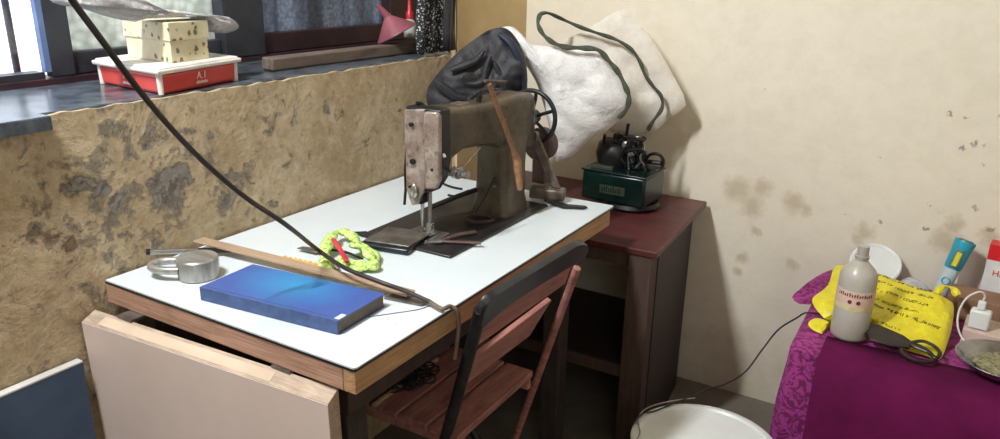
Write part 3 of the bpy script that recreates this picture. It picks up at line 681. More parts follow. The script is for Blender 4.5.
# rulers
r0, r1 = V((.004, .935, TZ)), V((.515, .975, TZ)); rd = (r1-r0)
wr = MB().quadbox(r0 + V((0, -.012, .0192)), rd + V((0, 0, -.010)), (-.001, .027, 0), (0, 0, .004)).build('wooden_ruler', M['ruler_wood'], bevel=.001, smooth=False)
tag(wr, 'long flat wooden ruler strip lying behind the blue book across the white table', 'ruler')
cr = MB().quadbox(pz(384,299,TZ+.001), pz(422,306.5,TZ+.001)-pz(384,299,TZ+.001), (.002, .026, 0), (0, 0, .003)).build('steel_ruler', M['dull_steel'], bevel=.0005, smooth=False)
tag(cr, 'short grey metal ruler poking out from under the right end of the wooden strip', 'ruler')
# yellow measuring tape
tc = pz(299, 262, TZ+.003); m = MB()
ypts = []
for i in range(7): ypts += [pz(285+5*i, 257+1.2*i, TZ+.004+.003*(i%2)), pz(289+5*i, 263+.8*i, TZ+.005)]
m.tube(ypts, .0048, 8, smooth=4, flat=.7)
tp_ = tag(m.build('measuring_tape', M['yellow_tape']), 'small bunched yellow measuring tape between the wooden ruler and the scissors', 'measuring tape')
# scissors with lime rag wrapped round the handles
sc = thing('scissors', (.26, 1.08, TZ), 'scissors with handles wrapped in lime green rag and red tape on the white table', 'scissors')
z0 = TZ+.006
MB().prism([pz(297,249,z0), pz(303,247.3,z0), pz(318,249.5,z0), pz(324,253,z0), pz(314,253,z0)], (0, 0, .0025)).build('blade', M['dull_steel'], sc, bevel=.0005)
MB().tube([pz(318,252,z0+.003), pz(330,250,z0+.004), pz(345,252,z0+.004), pz(362,259,z0+.003)], .004, 8, smooth=4, flat=.6).build('blade', M['black_metal'], sc)
rg = lambda t: .0115 + .003*math.sin(t*31) + .002*math.sin(t*67)
MB().tube([pz(324,272,z0), pz(325,262,z0+.008), pz(326,250,z0+.014), pz(329,240,z0+.016), pz(338,232,z0+.016), pz(349,234,z0+.014), pz(358,243,z0+.010), pz(368,251,z0+.007), pz(376,259,z0+.005), pz(367,266,z0+.005), pz(352,264,z0+.006), pz(340,259,z0+.006)], rg, 10, smooth=6, flat=.62).build('rag_grip', M['green_fabric'], sc)
MB().tube([pz(352,244,z0+.018), pz(362,248,z0+.020), pz(370,256,z0+.016), pz(376,264,z0+.008), pz(366,268,z0+.006)], lambda t: .008+.004*math.sin(t*17), 10, smooth=5, flat=.6).build('rag_grip', M['green_fabric'], sc)
MB().tube([pz(333,239,z0+.026), pz(340,249,z0+.022), pz(347,262,z0+.016)], .0052, 8, smooth=4, flat=.45).build('tape_wrap', M['red_tape'], sc)
for k, (u, v) in enumerate(((337, 270), (350, 269))):
    p = pz(u, v, TZ+.001); tag(MB().sphere(p + V((0,0,.004)), .005, 12, (1.5, 1, .8)).build('snap_button', M['dull_steel']), ['small grey snap button just left of the black cable under the lime rag', 'small grey snap button just under the red tape end of the scissors'][k], 'button')
# fine thread over the table
tag(MB().tube([pz(340,318,TZ+.001), pz(365,317,TZ+.001), pz(395,313,TZ+.001), pz(420,309,TZ+.001), pz(435,303,TZ+.001)], .0008, 5, smooth=6).build('loose_thread', M['thread']), 'fine grey thread curling on the white table right of the book', 'thread')
for nm_, (a, b, c_), lb in (('metal_pin', ((444,184),(452,187),(462,189)), 'dark metal pin on the white table left of the machine column, the upper one'),
                        ('metal_pin', ((448,195),(455,196.5),(463,199)), 'dark metal pin on the white table left of the machine column, the lower one')):
    tag(MB().tube([pz(*a, TZ+.0035), pz(*b, TZ+.0035), pz(*c_, TZ+.0035)], .003, 8, smooth=3).build(nm_, M['black_metal']), lb, 'pin')
# ================================================================== MAIN CABLE
def at(u, v, d): return EYE + ray(u, v).normalized() * d
cb = thing('power_cable', (.3, 1.0, TZ), 'thick dark cable sagging from the window down over the white table edge', 'cable')
pts = [at(50, -35, .98), at(72, 0, 1.0), at(100, 38, 1.05), at(135, 85, 1.10), at(170, 127, 1.16), at(205, 163, 1.22), at(245, 197, 1.27), at(285, 224, 1.30), pz(318, 250, TZ+.046), pz(345, 268, TZ+.040), pz(380, 282, TZ+.034), pz(405, 291, TZ+.023), pz(430, 302, TZ+.010)]
MB().tube(pts, .0042, 10, smooth=6).build('sheath', M['cable'], cb)
e0 = pts[-1]
e = [e0, pz(442, 309, TZ+.008)]; e1 = e[-1]
e += [V((.597, e1.y+.018, TZ+.007)), V((.606, e1.y+.026, TZ-.004)), V((.607, e1.y+.030, TZ-.03)), V((.604, e1.y+.028, TZ-.065)), V((.602, e1.y+.024, TZ-.095))]
MB().tube(e, .004, 10, smooth=5).build('frayed_end', M['cable_pale'], cb)
# ================================================================== SIDE TABLE
sd_ = thing('side_table', (.35, 2.0, 0), 'dark maroon wooden side table in the room corner behind the white work table', 'table')
SZ = .64
MB().prism([(.01, 1.735, SZ-.018), (.698, 1.75, SZ-.018), (.672, 2.27, SZ-.018), (.01, 2.28, SZ-.018)], (0, 0, .018)).build('table_top', M['maroon_top'], sd_, smooth=False, bevel=.003)
for lo_, hi_ in (((.03, 1.765, SZ-.06), (.62, 1.78, SZ-.0185)), ((.03, 2.235, SZ-.07), (.61, 2.25, SZ-.0185))):
    MB().box(lo_, hi_).build('apron', M['side_wood'], sd_, smooth=False)
MB().prism([(.672, 1.80, .0), (.688, 1.80, 0), (.642, 2.24, 0), (.626, 2.24, 0)], (0, 0, SZ-.0185)).build('side_panel', M['side_dark'], sd_, smooth=False)
MB().prism([(.10, 1.802, .245), (.668, 1.802, .245), (.622, 2.24, .245), (.10, 2.24, .245)], (0, 0, .018)).build('shelf', M['side_dark'], sd_, smooth=False)
for x, y in ((.03, 1.786), (.621, 1.754), (.03, 2.18)):
    MB().box((x, y, 0), (x+.065, y+.045, SZ-.0185)).build('leg', M['side_wood'], sd_, smooth=False, bevel=.003)
MB().box((.10, 1.785, .24), (.62, 1.80, .275)).build('stretcher', M['side_wood'], sd_, smooth=False, bevel=.002)
# ---------------- green overlock machine
ov = thing('overlock_machine', (.46, 2.1, SZ), 'dark green overlock sewing machine on the maroon side table under the white sack', 'sewing machine')
MB().lathe([(0, .075), (.5, .085), (1, .08)], (.475, 2.12, SZ+.0005), (.475, 2.12, SZ+.022), 28).build('foot_ring', M['black_metal'], ov)
g0 = V((.342, 2.045, SZ+.022)); gu = V((.200, -.006, 0)); gv = V((.006, .15, 0))
MB().quadbox(g0, gu, gv, (0, 0, .090)).build('body', M['green_body'], ov, bevel=.008)
MB().quadbox(g0 + V((-.003, -.003, .0885)), gu*1.03, gv*1.03, (0, 0, .006)).build('deck_plate', M['green_body'], ov, bevel=.002)
bd = g0 + gu*.30 + V((0, -.002, .028)); 
MB().quadbox(bd, gu*.40, (0, .001, 0), (0, 0, .026)).build('badge', M['oldgold'], ov, smooth=False)
m = MB()
for k in range(9): m.quadbox(bd + gu*(.04+.035*k) + V((0, -.0012, .006 + .001*(k%2))), gu*.012, (0, .0008, 0), (0, 0, .011 + .003*(k%3)))
m.build('badge_marks', M['green_body'], ov, smooth=False)
zt = SZ+.118
m = MB(); m.prism([(.44, 2.10, zt), (.50, 2.10, zt), (.495, 2.10, zt+.05), (.47, 2.10, zt+.07), (.445, 2.10, zt+.085), (.425, 2.10, zt+.08), (.43, 2.10, zt+.05)], (0, .05, 0)); m.build('upper_arm', M['green_body'], ov, bevel=.005)
MB().lathe([(0, .045), (.4, .058), (.8, .055), (1, .04)], (.405, 2.12, zt-.002), (.415, 2.13, zt+.075), 24).build('motor_cover', M['black_metal'], ov)
MB().box((.36, 2.062, zt-.002), (.43, 2.085, zt+.008)).build('cloth_plate', M['oldgold'], ov, bevel=.001)
for k, (x, z) in enumerate(((.455, zt+.075), (.475, zt+.05), (.49, zt+.095))):
    MB().lathe([(0, .004), (.4, .004), (.4, .010), (.6, .010), (.7, .004), (1, .006)], (x, 2.10, z), (x+.004, 2.068, z+.002), 14).build('tension_dial', M['dull_steel'], ov)
m = MB(); rr_ = random.Random(5)
for k in range(22):
    a = V((rr_.uniform(.40,.51), rr_.uniform(2.075,2.10), zt+rr_.uniform(.0,.06))); m.tube([a, a+V((rr_.uniform(-.02,.02), rr_.uniform(-.01,.01), rr_.uniform(.02,.05))), a+V((rr_.uniform(-.03,.03), -.01, rr_.uniform(.03,.07)))], rr_.uniform(.003,.006), 6, smooth=3)
m.build('looper_linkage', M['black_metal'], ov)
MB().torus((.530, 2.14, zt+.022), (.3, -1, 0), .026, .005, 28, 8).build('handwheel', M['black_metal'], ov)
MB().tube([(.50, 2.14, zt+.02), (.55, 2.14, zt+.022)], .007, 8).build('wheel_shaft', M['black_metal'], ov)
MB().tube([(.47, 2.09, zt), (.468, 2.085, zt+.04), (.462, 2.085, zt+.09)], .003, 6, smooth=4).build('needle_bar', M['steel'], ov)
MB().tube([(.50, 2.10, zt+.09), (.515, 2.09, zt+.07), (.505, 2.085, zt+.045), (.52, 2.085, zt+.02)], .003, 6, smooth=4).build('looper_lever', M['dull_steel'], ov)
MB().tube([(.446, 2.11, zt+.075), (.455, 2.10, zt+.13), (.455, 2.10, zt+.135)], .005, 8).build('thread_post', M['black_metal'], ov)
ov.location += V((.018, -.030, 0))
# ---------------- white sack
sk = thing('cloth_bag', (.38, 2.1, .80), 'large rumpled white fabric bag with dark green straps slumped in the room corner', 'bag')
n0 = V((.45, -.85, .25)).normalized()
def sp0(u, v): return on(u, v, (.15, 2.00, 0), (.30, -1, -.12))
o1 = [sp0(*q) for q in ((499,31),(513,27),(530,42),(545,46),(575,47),(602,52),(616,70),(626,90),(629,108),(610,128),(590,140),(572,156),(556,161),(552,140),(545,110),(535,80),(515,50))]
MB_ = pillow(o1, (.25, -.9, .25), .045, .05, 16, 5, .010, 9, .6, center=sp0(568, 92), seed=2, crease=.010, cscale=46, cdir=(.8, 0, .6))
MB_.build('front_panel', M['sack'], sk)
def sp1(u, v): return on(u, v, (.6, 2.225, 0), (.12, -1, -.05))
o2 = [sp1(*q) for q in ((556,46),(580,33),(605,18),(625,8),(640,24),(656,46),(668,66),(678,84),(686,105),(670,118),(652,134),(635,138),(612,132),(596,120),(575,90),(560,65))]
MB_ = pillow(o2, (.1, -1, .1), .03, .025, 14, 2, .006, 8, .6, center=sp1(625, 80), seed=9, crease=.007, cscale=34, cdir=(.8, 0, -.6))
MB_.build('back_panel', M['sack_back'], sk)
def spf(u, v, f): return on(u, v, (.2, 1.93 - f, 0), (.35, -1, 0))
strp = [(540,14),(538,24),(543,34),(552,42),(565,47),(582,48),(598,50),(608,60),(618,72),(626,88),(629,98),(626,110),(618,118)]
MB().tube([on(u, v, (.2, 1.945 + .05*(i<4)*(4-i)/4, 0), (.30, -1, -.10)) for i, (u, v) in enumerate(strp)], lambda t: .0065 + .0015*math.sin(t*60), 8, smooth=5, flat=.7).build('strap', M['strap'], sk)
strp = [(540,14),(548,13),(562,19),(580,27),(600,34),(617,40),(632,50),(640,62),(645,75),(653,86),(661,96),(662,108),(654,120),(648,130)]
MB().tube([on(u, v, (.5, 2.16 , 0), (.16, -1, -.05)) if i > 1 else on(u, v, (.5, 2.10 , 0), (.22, -1, -.07)) for i, (u, v) in enumerate(strp)], lambda t: .0068 + .0015*math.sin(t*60), 8, smooth=5, flat=.7).build('strap', M['strap'], sk)
# ---------------- black jacket bundle
jk = thing('jacket', (.15, 1.85, SZ), 'crumpled black jacket with navy lining bundled in the corner behind the sewing machine', 'jacket')
jn = V((.24, -.26, 0)).normalized(); j0 = (.12, 1.72, 0)
def jp(u, v): return on(u, v, j0, jn)
oj = [jp(*q) for q in ((430,108),(427,92),(434,78),(446,64),(458,52),(474,40),(490,30),(505,28),(516,38),(524,56),(527,80),(524,108),(522,140),(516,176),(498,180),(484,160),(470,130),(452,116))]
pillow(oj, jn, .040, .035, 14, 5, .030, 9, .6, center=jp(486, 90), seed=5, crease=.012, cscale=30, cdir=(.5, .3, .8)).build('body_cloth', M['black_cloth'], jk)
def jq(u, v, f): return on(u, v, V(j0) + jn*f, jn)
MB().tube([jq(499,34,.02), jq(510,42,.04), jq(518,56,.045), jq(523,74,.04), jq(525,92,.03)], lambda t: .010+.008*math.sin(PI*t), 10, smooth=5, flat=.6).build('collar_band', M['navy_cloth'], jk)
for pth, r in ((((490,56),(486,68),(483,80),(474,84),(462,82)), .009), (((434,80),(444,88),(455,96),(466,98)), .012), (((494,62),(500,74),(508,80),(518,78)), .008), (((450,70),(462,66),(476,60),(484,50)), .010)):
    MB().tube([jq(u, v, .045) for u, v in pth], lambda t, r=r: r*(.5+.6*math.sin(PI*min(1, t+.05))), 8, smooth=5).build('fold', M['black_cloth'], jk)
# ================================================================== CHAIR
ch = thing('folding_chair', (.5, 1.2, 0), 'old folding chair with worn red wooden slats and black tube frame pushed under the table', 'chair')
y0_, y1_ = 1.015, 1.365
def bpn(u, v): return on(u, v, (.667, 1.2, .75), (1, -.10, -.36))      # backrest plane, leaning
TL, TR = bpn(479, 318), bpn(579, 262)
bl, br = bpn(452, 415), bpn(524, 381)
dn = (bl - TL).normalized()
fl = TL + dn*((TL.z-.012)/-dn.z); dn2 = (br-TR).normalized(); fr = TR + dn2*((TR.z-.012)/-dn2.z)
fr = V((fl.x + (TR.x-TL.x), fl.y + (TR.y-TL.y), .012))
nb = V((1, -.10, -.36)).normalized()
MB().tube([fl, TL + (fl-TL)*.3, TL + (fl-TL)*.04, bpn(480, 310)], .0115, 12, smooth=5).build('back_post', M['black_metal'], ch)
MB().tube([bpn(577, 268), TR + (fr-TR)*.3, fr], .0085, 12, smooth=5).build('back_post', M['red_slat'], ch)
tr_o = cspline([bpn(*q) for q in ((475,326),(477,312),(481,302),(489,293),(500,286),(530,268),(560,250),(574,242),(582,241),(585,246),(582,253),(574,259),(560,267),(530,285),(504,302),(487,316))], 3)
TRm = MB(); c0 = sum(tr_o, V())/len(tr_o)
TRm.rings([[c0 + (p-c0)*.97 + nb*.012 for p in tr_o], [p + nb*.007 for p in tr_o], [p - nb*.003 for p in tr_o]]); TRm.build('top_rail', M['rail_metal'], ch)
nb = V((1, -.10, -.36)).normalized()
def slat(q, th=.012, off=0.0):
    P = [bpn(*a) + nb*off for a in q]; return MB().prism(P, nb*-th)
slat(((482,318),(576,256),(566,284),(474,349)), .010, -.001).build('back_slat', M['red_slat'], ch, smooth=False, bevel=.002)
slat(((470,362),(552,300),(530,336),(459,390))).build('back_slat', M['red_slat'], ch, smooth=False, bevel=.002)
zs = .45
seatx = (.575, .50, .425, .35, .275)
for i, x in enumerate(seatx):
    yy0, yy1 = 1.035, 1.335
    MB().box((x-.068, yy0, zs), (x, yy1, zs+.016)).build('seat_slat', M['red_slat'], ch, smooth=False, bevel=.003)
for y in (yy0+.01, yy1-.025):
    MB().box((.20, y, zs-.022), (.575, y+.015, zs-.0005)).build('seat_rail', M['red_slat'], ch, smooth=False)
for y in (1.02, 1.35):
    MB().tube([(.26, y, zs-.01), (.42, y, .22), (.60, y, .012)], .0105, 10).build('rear_leg', M['black_metal'], ch)
MB().tube([(.56, 1.02, .06), (.56, 1.35, .06)], .008, 8).build('cross_bar', M['black_metal'], ch)
# tangle of black thread on the seat
m = MB()
for k in range(46):
    c = pz(410, 378, zs+.026) + V((random.uniform(-.035, .035), random.uniform(-.05, .05), random.uniform(0, .010))); m.torus(c, (random.uniform(-.3,.3), random.uniform(-.3,.3), 1), random.uniform(.006, .022), .0018, 12, 5)
tg = m.build('thread_tangle', M['thread_black']); tag(tg, 'tangle of black thread lying on the red chair seat', 'thread', kind='stuff')
tag(MB().tube([pz(374, 405, zs+.021), pz(409, 379, zs+.023), pz(437, 359, zs+.021)], .0055, 8).build('wood_peg', M['ruler_wood']), 'pale wooden stick lying on the chair seat under the black thread', 'stick')
# ================================================================== BUCKET
bu_ = thing('bucket', (.925, 1.515, 0), 'white plastic bucket with a flat white lid on the floor between the tables', 'bucket')
BC = V((.925, 1.515, 0))
MB().lathe([(0, .128), (.02, .130), (.9, .152), (.93, .158), (1, .158)], BC, BC + V((0, 0, .285)), 48).build('bucket_body', M['bucket'], bu_)
MB().lathe([(0, .163), (.55, .166), (.85, .165), (1, .158), (1.0, .150), (.72, .146), (.70, .02)], BC + V((0, 0, .2855)), BC + V((0, 0, .303)), 56).build('lid', M['white_plastic'], bu_)
# ================================================================== MAGENTA TABLE AND CLOTH
MX0, MX1, MY0, MY1, MZ = 1.055, 1.75, 1.70, 2.26, .50
stl = thing('small_table', (1.4, 2.0, 0), 'small table hidden under the magenta velvet cloth at the right', 'table')
MB().box((MX0+.01, MY0+.01, MZ-.025), (MX1-.01, MY1-.01, MZ-.004)).build('table_top', M['side_wood'], stl, smooth=False)
for x in (MX0+.03, MX1-.07):
    for y in (MY0+.03, MY1-.07): MB().box((x, y, 0), (x+.04, y+.04, MZ-.0255)).build('leg', M['side_wood'], stl, smooth=False)
def drape(x0, x1, y0, y1, z, drop, offs, amp, nw, mat, name, seed=0, nside=110, sides=(1, 1, 1, 1), rad=.012):
    per = []
    W, Hh = x1-x0, y1-y0
    tot = 2*(W+Hh); n = nside*2
    for i in range(n):
        s = tot*i/n
        if s < W: p, nr = V((x0+s, y0, z)), V((0, -1, 0))
        elif s < W+Hh: p, nr = V((x1, y0+s-W, z)), V((1, 0, 0))
        elif s < 2*W+Hh: p, nr = V((x1-(s-W-Hh), y1, z)), V((0, 1, 0))
        else: p, nr = V((x0, y1-(s-2*W-Hh), z)), V((-1, 0, 0))
        per.append((p, nr, s))
    mb = MB(); c = V(((x0+x1)/2, (y0+y1)/2, z)); R = []
    for f in (.05, .3, .55, .8, .93, 1.0): R.append([c + (p-c)*f*(.985) + V((0, 0, noise.noise((c+(p-c)*f)*11)*.0015 + .001)) for p, nr, s in per])
    K = 14
    for k in range(1, K+1):
        t = k/K; r = []
        for p, nr, s in per:
            a = amp*t**.8*(.5+.5*math.sin(s*nw + 2*math.sin(s*5+seed) + seed)) + offs*min(1, t*3)
            d = drop + .02*math.sin(s*7+seed)
            back = (nr.y > .5)
            if back: a = min(a, .004); 
            if k == 1: a, dz = rad*.5, rad*.3
            else: dz = rad + (d-rad)*(k-1)/(K-1)
            r.append(V((p.x, p.y, z-dz)) + nr*a)
        R.append(r)
    mb.rings(R, cap=False)
    # close centre
    return mb
cl = drape(MX0, MX1, MY0, MY1, MZ, .46, .012, .035, 34, None, 'x', 1.2)
bmc = cl.bm
bmesh.ops.holes_fill(bmc, edges=[e for e in bmc.edges if len(e.link_faces) == 1 and e.verts[0].co.z > .49], sides=0)
c1 = cl.build('velvet_cloth', M['velvet'], solid=.0015)
tag(c1, 'magenta embossed velvet cloth covering the small table and hanging over its left side', 'tablecloth')
# second dark pile panel thrown over the front edge
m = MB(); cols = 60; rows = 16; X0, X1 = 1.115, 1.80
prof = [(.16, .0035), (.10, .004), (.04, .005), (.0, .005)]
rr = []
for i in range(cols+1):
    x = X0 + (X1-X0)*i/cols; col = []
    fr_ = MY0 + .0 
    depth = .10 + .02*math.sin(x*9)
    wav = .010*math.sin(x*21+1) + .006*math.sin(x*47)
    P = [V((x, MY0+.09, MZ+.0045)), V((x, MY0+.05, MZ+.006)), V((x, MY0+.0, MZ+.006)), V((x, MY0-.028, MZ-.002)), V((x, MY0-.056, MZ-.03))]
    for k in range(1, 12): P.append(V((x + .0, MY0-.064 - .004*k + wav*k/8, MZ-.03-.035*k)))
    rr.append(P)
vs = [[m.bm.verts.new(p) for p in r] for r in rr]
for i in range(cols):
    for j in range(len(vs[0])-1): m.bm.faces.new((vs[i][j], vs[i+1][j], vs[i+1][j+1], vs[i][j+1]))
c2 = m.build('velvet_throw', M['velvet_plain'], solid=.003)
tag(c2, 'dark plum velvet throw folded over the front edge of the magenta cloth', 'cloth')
# corner flap of the cloth
fl_ = [pz(792,297,.505), pz(800,289,.515), pz(814,278,.52), pz(831,270,.515), pz(838,275,.51), pz(832,288,.507), pz(818,303,.506), pz(800,304,.500)]
pillow(fl_, (0, -.2, 1), .004, .003, 6, 2, .003, 30, .6).build('cloth_corner', M['velvet'], c1)
# ---------------- bottle
bt = thing('plastic_bottle', (1.155, 1.81, .51), 'pale frosted plastic bottle with a faded red label standing on the magenta cloth', 'bottle')
B0 = V((1.157, 1.818, .508)); Hb = .225
MB().lathe([(0, .036), (.02, .040), (.04, .041), (.35, .041), (.355, .0405), (.62, .041), (.70, .040), (.76, .033), (.82, .020), (.85, .0135), (.87, .0145), (.88, .0155), (.9, .0155), (.90, .0125), (1.0, .0125)], B0, B0 + V((0, 0, Hb)), 36).build('bottle_body', M['bottle'], bt)
MB().lathe([(0, .0412), (0, .0416), (1, .0416), (1, .0412)], B0 + V((0, 0, .078)), B0 + V((0, 0, .125)), 36).build('label_paper', M['label_paper'], bt)
MB().lathe([(0, .0417), (0, .0419), (1, .0419), (1, .0417)], B0 + V((0, 0, .080)), B0 + V((0, 0, .089)), 36).build('label_band', M['label_yellow'], bt)
tod = (EYE - B0); tod.z = 0; tod.normalize(); tr_ = V((-tod.y, tod.x, 0))
m = MB()
for i in range(15):
    a = (-.9 + 1.8*i/14); nrm_ = tod*math.cos(a) + tr_*math.sin(a); tt = V((-nrm_.y, nrm_.x, 0))
    h = .006 + .003*((i*7) % 3)/2; p = B0 + nrm_*.0417 + V((0, 0, .112))
    m.quadbox(p - tt*.0012, tt*.0024, nrm_*.0004, (0, 0, h))
    if i % 2: m.quadbox(p - tt*.0014 + V((0, 0, h*.5)), tt*.004, nrm_*.0004, (0, 0, .0015))
for a in (-.22, .22):
    nrm_ = tod*math.cos(a) + tr_*math.sin(a); p = B0 + nrm_*.0415 + V((0, 0, .100)); m.cyl(p, p + nrm_*.0006, .0048, seg=14)
m.build('label_print', M['label_ink'], bt, smooth=False)
# ---------------- round white tub lid standing behind
ld = MB(); LC = V((1.166, 2.222, .556)); ln = V((.05, -.62, .78)).normalized()
ld.lathe([(0, .060), (.4, .066), (.8, .066), (1, .063), (.95, .058), (.7, .055), (.7, .01)], LC - ln*.006, LC + ln*.006, 44)
tag(ld.build('round_lid', M['white_plastic']), 'round white plastic lid propped against the wall behind the bottle', 'lid')
tubp = MB(); tubp.lathe([(0, .050), (1, .058)], V((1.170, 2.195, .503)), V((1.170, 2.195, .520)), 32)
tag(tubp.build('plastic_tub', M['white_plastic']), 'low white plastic tub under the tilted round lid by the wall', 'tub')
# ---------------- yellow bag
yb = thing('plastic_bag', (1.22, 1.9, .505), 'crumpled yellow plastic packet with rows of dark print lying behind the bottle', 'bag')
yc = V((1.225, 1.93, .548)); yn = V((.03, -.34, .94)).normalized()
def yp(u, v, f=0): return on(u, v, yc + yn*f, yn)
oy = [yp(*q) for q in ((824,318),(812,300),(828,285),(836,266),(860,268),(885,276),(920,288),(952,300),(966,306),(968,322),(963,342),(948,364),(925,358),(890,345),(865,338),(842,332))]
yb0 = pillow(oy, yn, .022, .02, 12, 5, .008, 14, .55, center=yp(895, 315), seed=4, crease=.003, cscale=60, cdir=(.7, .7, 0)).clamp(.506, (1.157, 1.818), .062, 1.366).build('packet', M['yellow_bag'], yb)
pillow([yp(*q) for q in ((808,324),(816,318),(830,322),(838,330),(828,336),(816,332))], yn, .006, .006, 5, 4, .003, 30).clamp(.506, (1.157, 1.822), .050).build('torn_end', M['yellow_bag'], yb)
MB().tube([yp(936,294,.018), yp(943,287,.024), yp(952,288,.022), yp(958,296,.014)], lambda t: .006+.004*math.sin(t*9), 8, smooth=4).build('twisted_neck', M['yellow_bag'], yb)
ex = (yp(945, 312) - yp(850, 280)).normalized(); ey = yn.cross(ex)
rows_ = [((897, 286), 'ENDEAVOURING TO SUPPLY', .012), ((892, 293), 'GOODS OF BEST QUALITY', .011), ((888, 301), 'ALWAYS WELCOME SIR', .011), ((884, 309), 'EXCHANGE WITHIN DAYS', .009), ((892, 319), 'READYMADE & DRESSES', .013), ((878, 329), 'MAIN ROAD MARKET', .008)]
from mathutils.bvhtree import BVHTree
dg = bpy.context.evaluated_depsgraph_get(); dg.update()
me_ = yb0.data; bv_ = BVHTree.FromPolygons([v.co + ORG[yb0.name] for v in me_.vertices], [list(p.vertices) for p in me_.polygons])
def glyph_row(c_, length, h, seed):
    """a row of small irregular printed characters laid on the packet surface"""
    m = MB(); r = random.Random(seed); s = -length/2; n = 0
    while s < length/2:
        if r.random() < .12: s += h*.6; continue
        w = h*r.uniform(.4, .7)
        for k in range(r.choice((2, 3, 3))):
            kind = r.random()
            if kind < .5: a, b = (s + w*r.choice((0, .9)), 0), (0, h)
            else: a, b = (s, h*r.choice((0, .45, .85))), (w, 0)
            P0 = c_ + ex*a[0] + ey*a[1]; P1 = P0 + ex*b[0] + ey*b[1]; q = []
            for P in (P0, P1):
                hit = bv_.ray_cast(P + yn*.2, -yn)
                if hit[0] is None: break
                if (hit[0] - V((1.157, 1.822, hit[0].z))).length < .05: break
                q.append(hit[0] + yn*.0006)
            if len(q) == 2:
                m.tube(q, h*.09, 4); n += 1
        s += w + h*.28
    return m if n else None
for i, ((u, v), txt, h) in enumerate(rows_):
    L = (.19, .17, .16, .15, .20, .09)[i]
    g = glyph_row(yp(u, v), L, h*.72, 20+i)
    if g: g.build('printed_line', M['bag_ink'], yb, smooth=False)
# ---------------- shears
sh = thing('tailor_shears', (1.27, 1.83, .51), 'big black tailor shears lying across the front of the yellow packet', 'scissors')
def shp(u, v, f=0): return on(u, v, (1.25, 1.80, .530+f), (0, -.25, 1))
MB().prism([shp(862,324), shp(880,327), shp(903,337), shp(914,345), shp(908,350), shp(888,345), shp(864,334)], (0, 0, .005)).build('blade', M['shear'], sh, bevel=.001)
MB().prism([shp(866,333,.006), shp(880,335,.006), shp(905,342,.006), (shp(910,349,.006)), shp(890,347,.006), shp(870,341,.006)], (0, 0, .004)).build('blade', M['shear'], sh, bevel=.001)
c_ = shp(916, 353, .004)
lp = [shp(u, v, .004) for u, v in ((903,347),(912,344),(924,348),(933,356),(930,362),(918,361),(906,356),(901,351))]
MB().tube(lp + [lp[0]], .0045, 8, smooth=4, flat=.8).build('finger_loop', M['shear'], sh)
lp = [shp(u, v, .007) for u, v in ((910,343),(922,341),(934,346),(940,353),(936,358),(928,352),(916,347))]
MB().tube(lp + [lp[0]], .0045, 8, smooth=4, flat=.8).build('finger_loop', M['shear'], sh)
# ---------------- steel bowl with grains
bo = thing('steel_bowl', (1.46, 1.80, .51), 'shallow steel bowl holding dry greenish grains at the right end of the velvet table', 'bowl')
OB = V((1.466, 1.80, .5085))
MB().lathe([(0, .045), (.05, .05), (.5, .075), (.95, .090), (1, .094), (.97, .0945), (.92, .089), (.5, .072), (.12, .046), (.1, .01)], OB, OB + V((0, 0, .036)), 48).build('bowl_shell', M['steel'], bo)
m = MB(); r = random.Random(3)
m.lathe([(0, .05), (.6, .054), (1, .03)], OB + V((0, 0, .012)), OB + V((0, 0, .024)), 24)
for k in range(420):
    a = r.uniform(0, 2*PI); q = math.sqrt(r.random())*.060; c = OB + V((q*math.cos(a), q*math.sin(a), .024 - .004*(q/.066)**2 + r.uniform(-.001, .003)))
    m.sphere(c, r.uniform(.0016, .0028), 5, (1.3, .9, .8))
gr = m.build('grain', M['grain']); tag(gr, 'heap of dry greenish grains filling the steel bowl', 'grain', kind='stuff')
# ---------------- torch
to = thing('torch', (1.36, 2.2, .505), 'small torch with cyan head and yellow switch leaning upright against the wall', 'torch')
T0 = V((1.330, 2.20, .511)); T1 = T0 + V((.035, .028, .152)); td = (T1-T0)
MB().lathe([(0, .016), (.05, .019), (.5, .019), (.52, .0195)], T0, T0 + td, 24).build('torch_body', M['torch_white'], to)
MB().lathe([(0, .0195), (.1, .0215), (.6, .0225), (.94, .0255), (1, .0245)], T0 + td*.5, T1, 24).build('torch_head', M['cyan'], to)
td_n = td.normalized(); fwd = (EYE - T0); fwd = (fwd - td_n*fwd.dot(td_n)).normalized(); sdv = td_n.cross(fwd)
MB().quadbox(T0 + td*.56 + fwd*.0205 - sdv*.006, sdv*.012, fwd*.004, td*.24).build('switch', M['torch_yellow'], to, bevel=.001)
MB().quadbox(T0 + td*.54 + fwd*.0195 - sdv*.010, sdv*.020, fwd*.003, td*.32).build('switch_plate', M['dull_steel'], to, bevel=.001)
MB().torus(T0 + td*.28 + fwd*.017, fwd, .009, .0022, 20, 6).build('handle_ring', M['cyan'], to)
MB().cyl(T1 - td_n*.0005, T1 + td_n*.002, .018, seg=20).build('lens', M['dull_steel'], to)
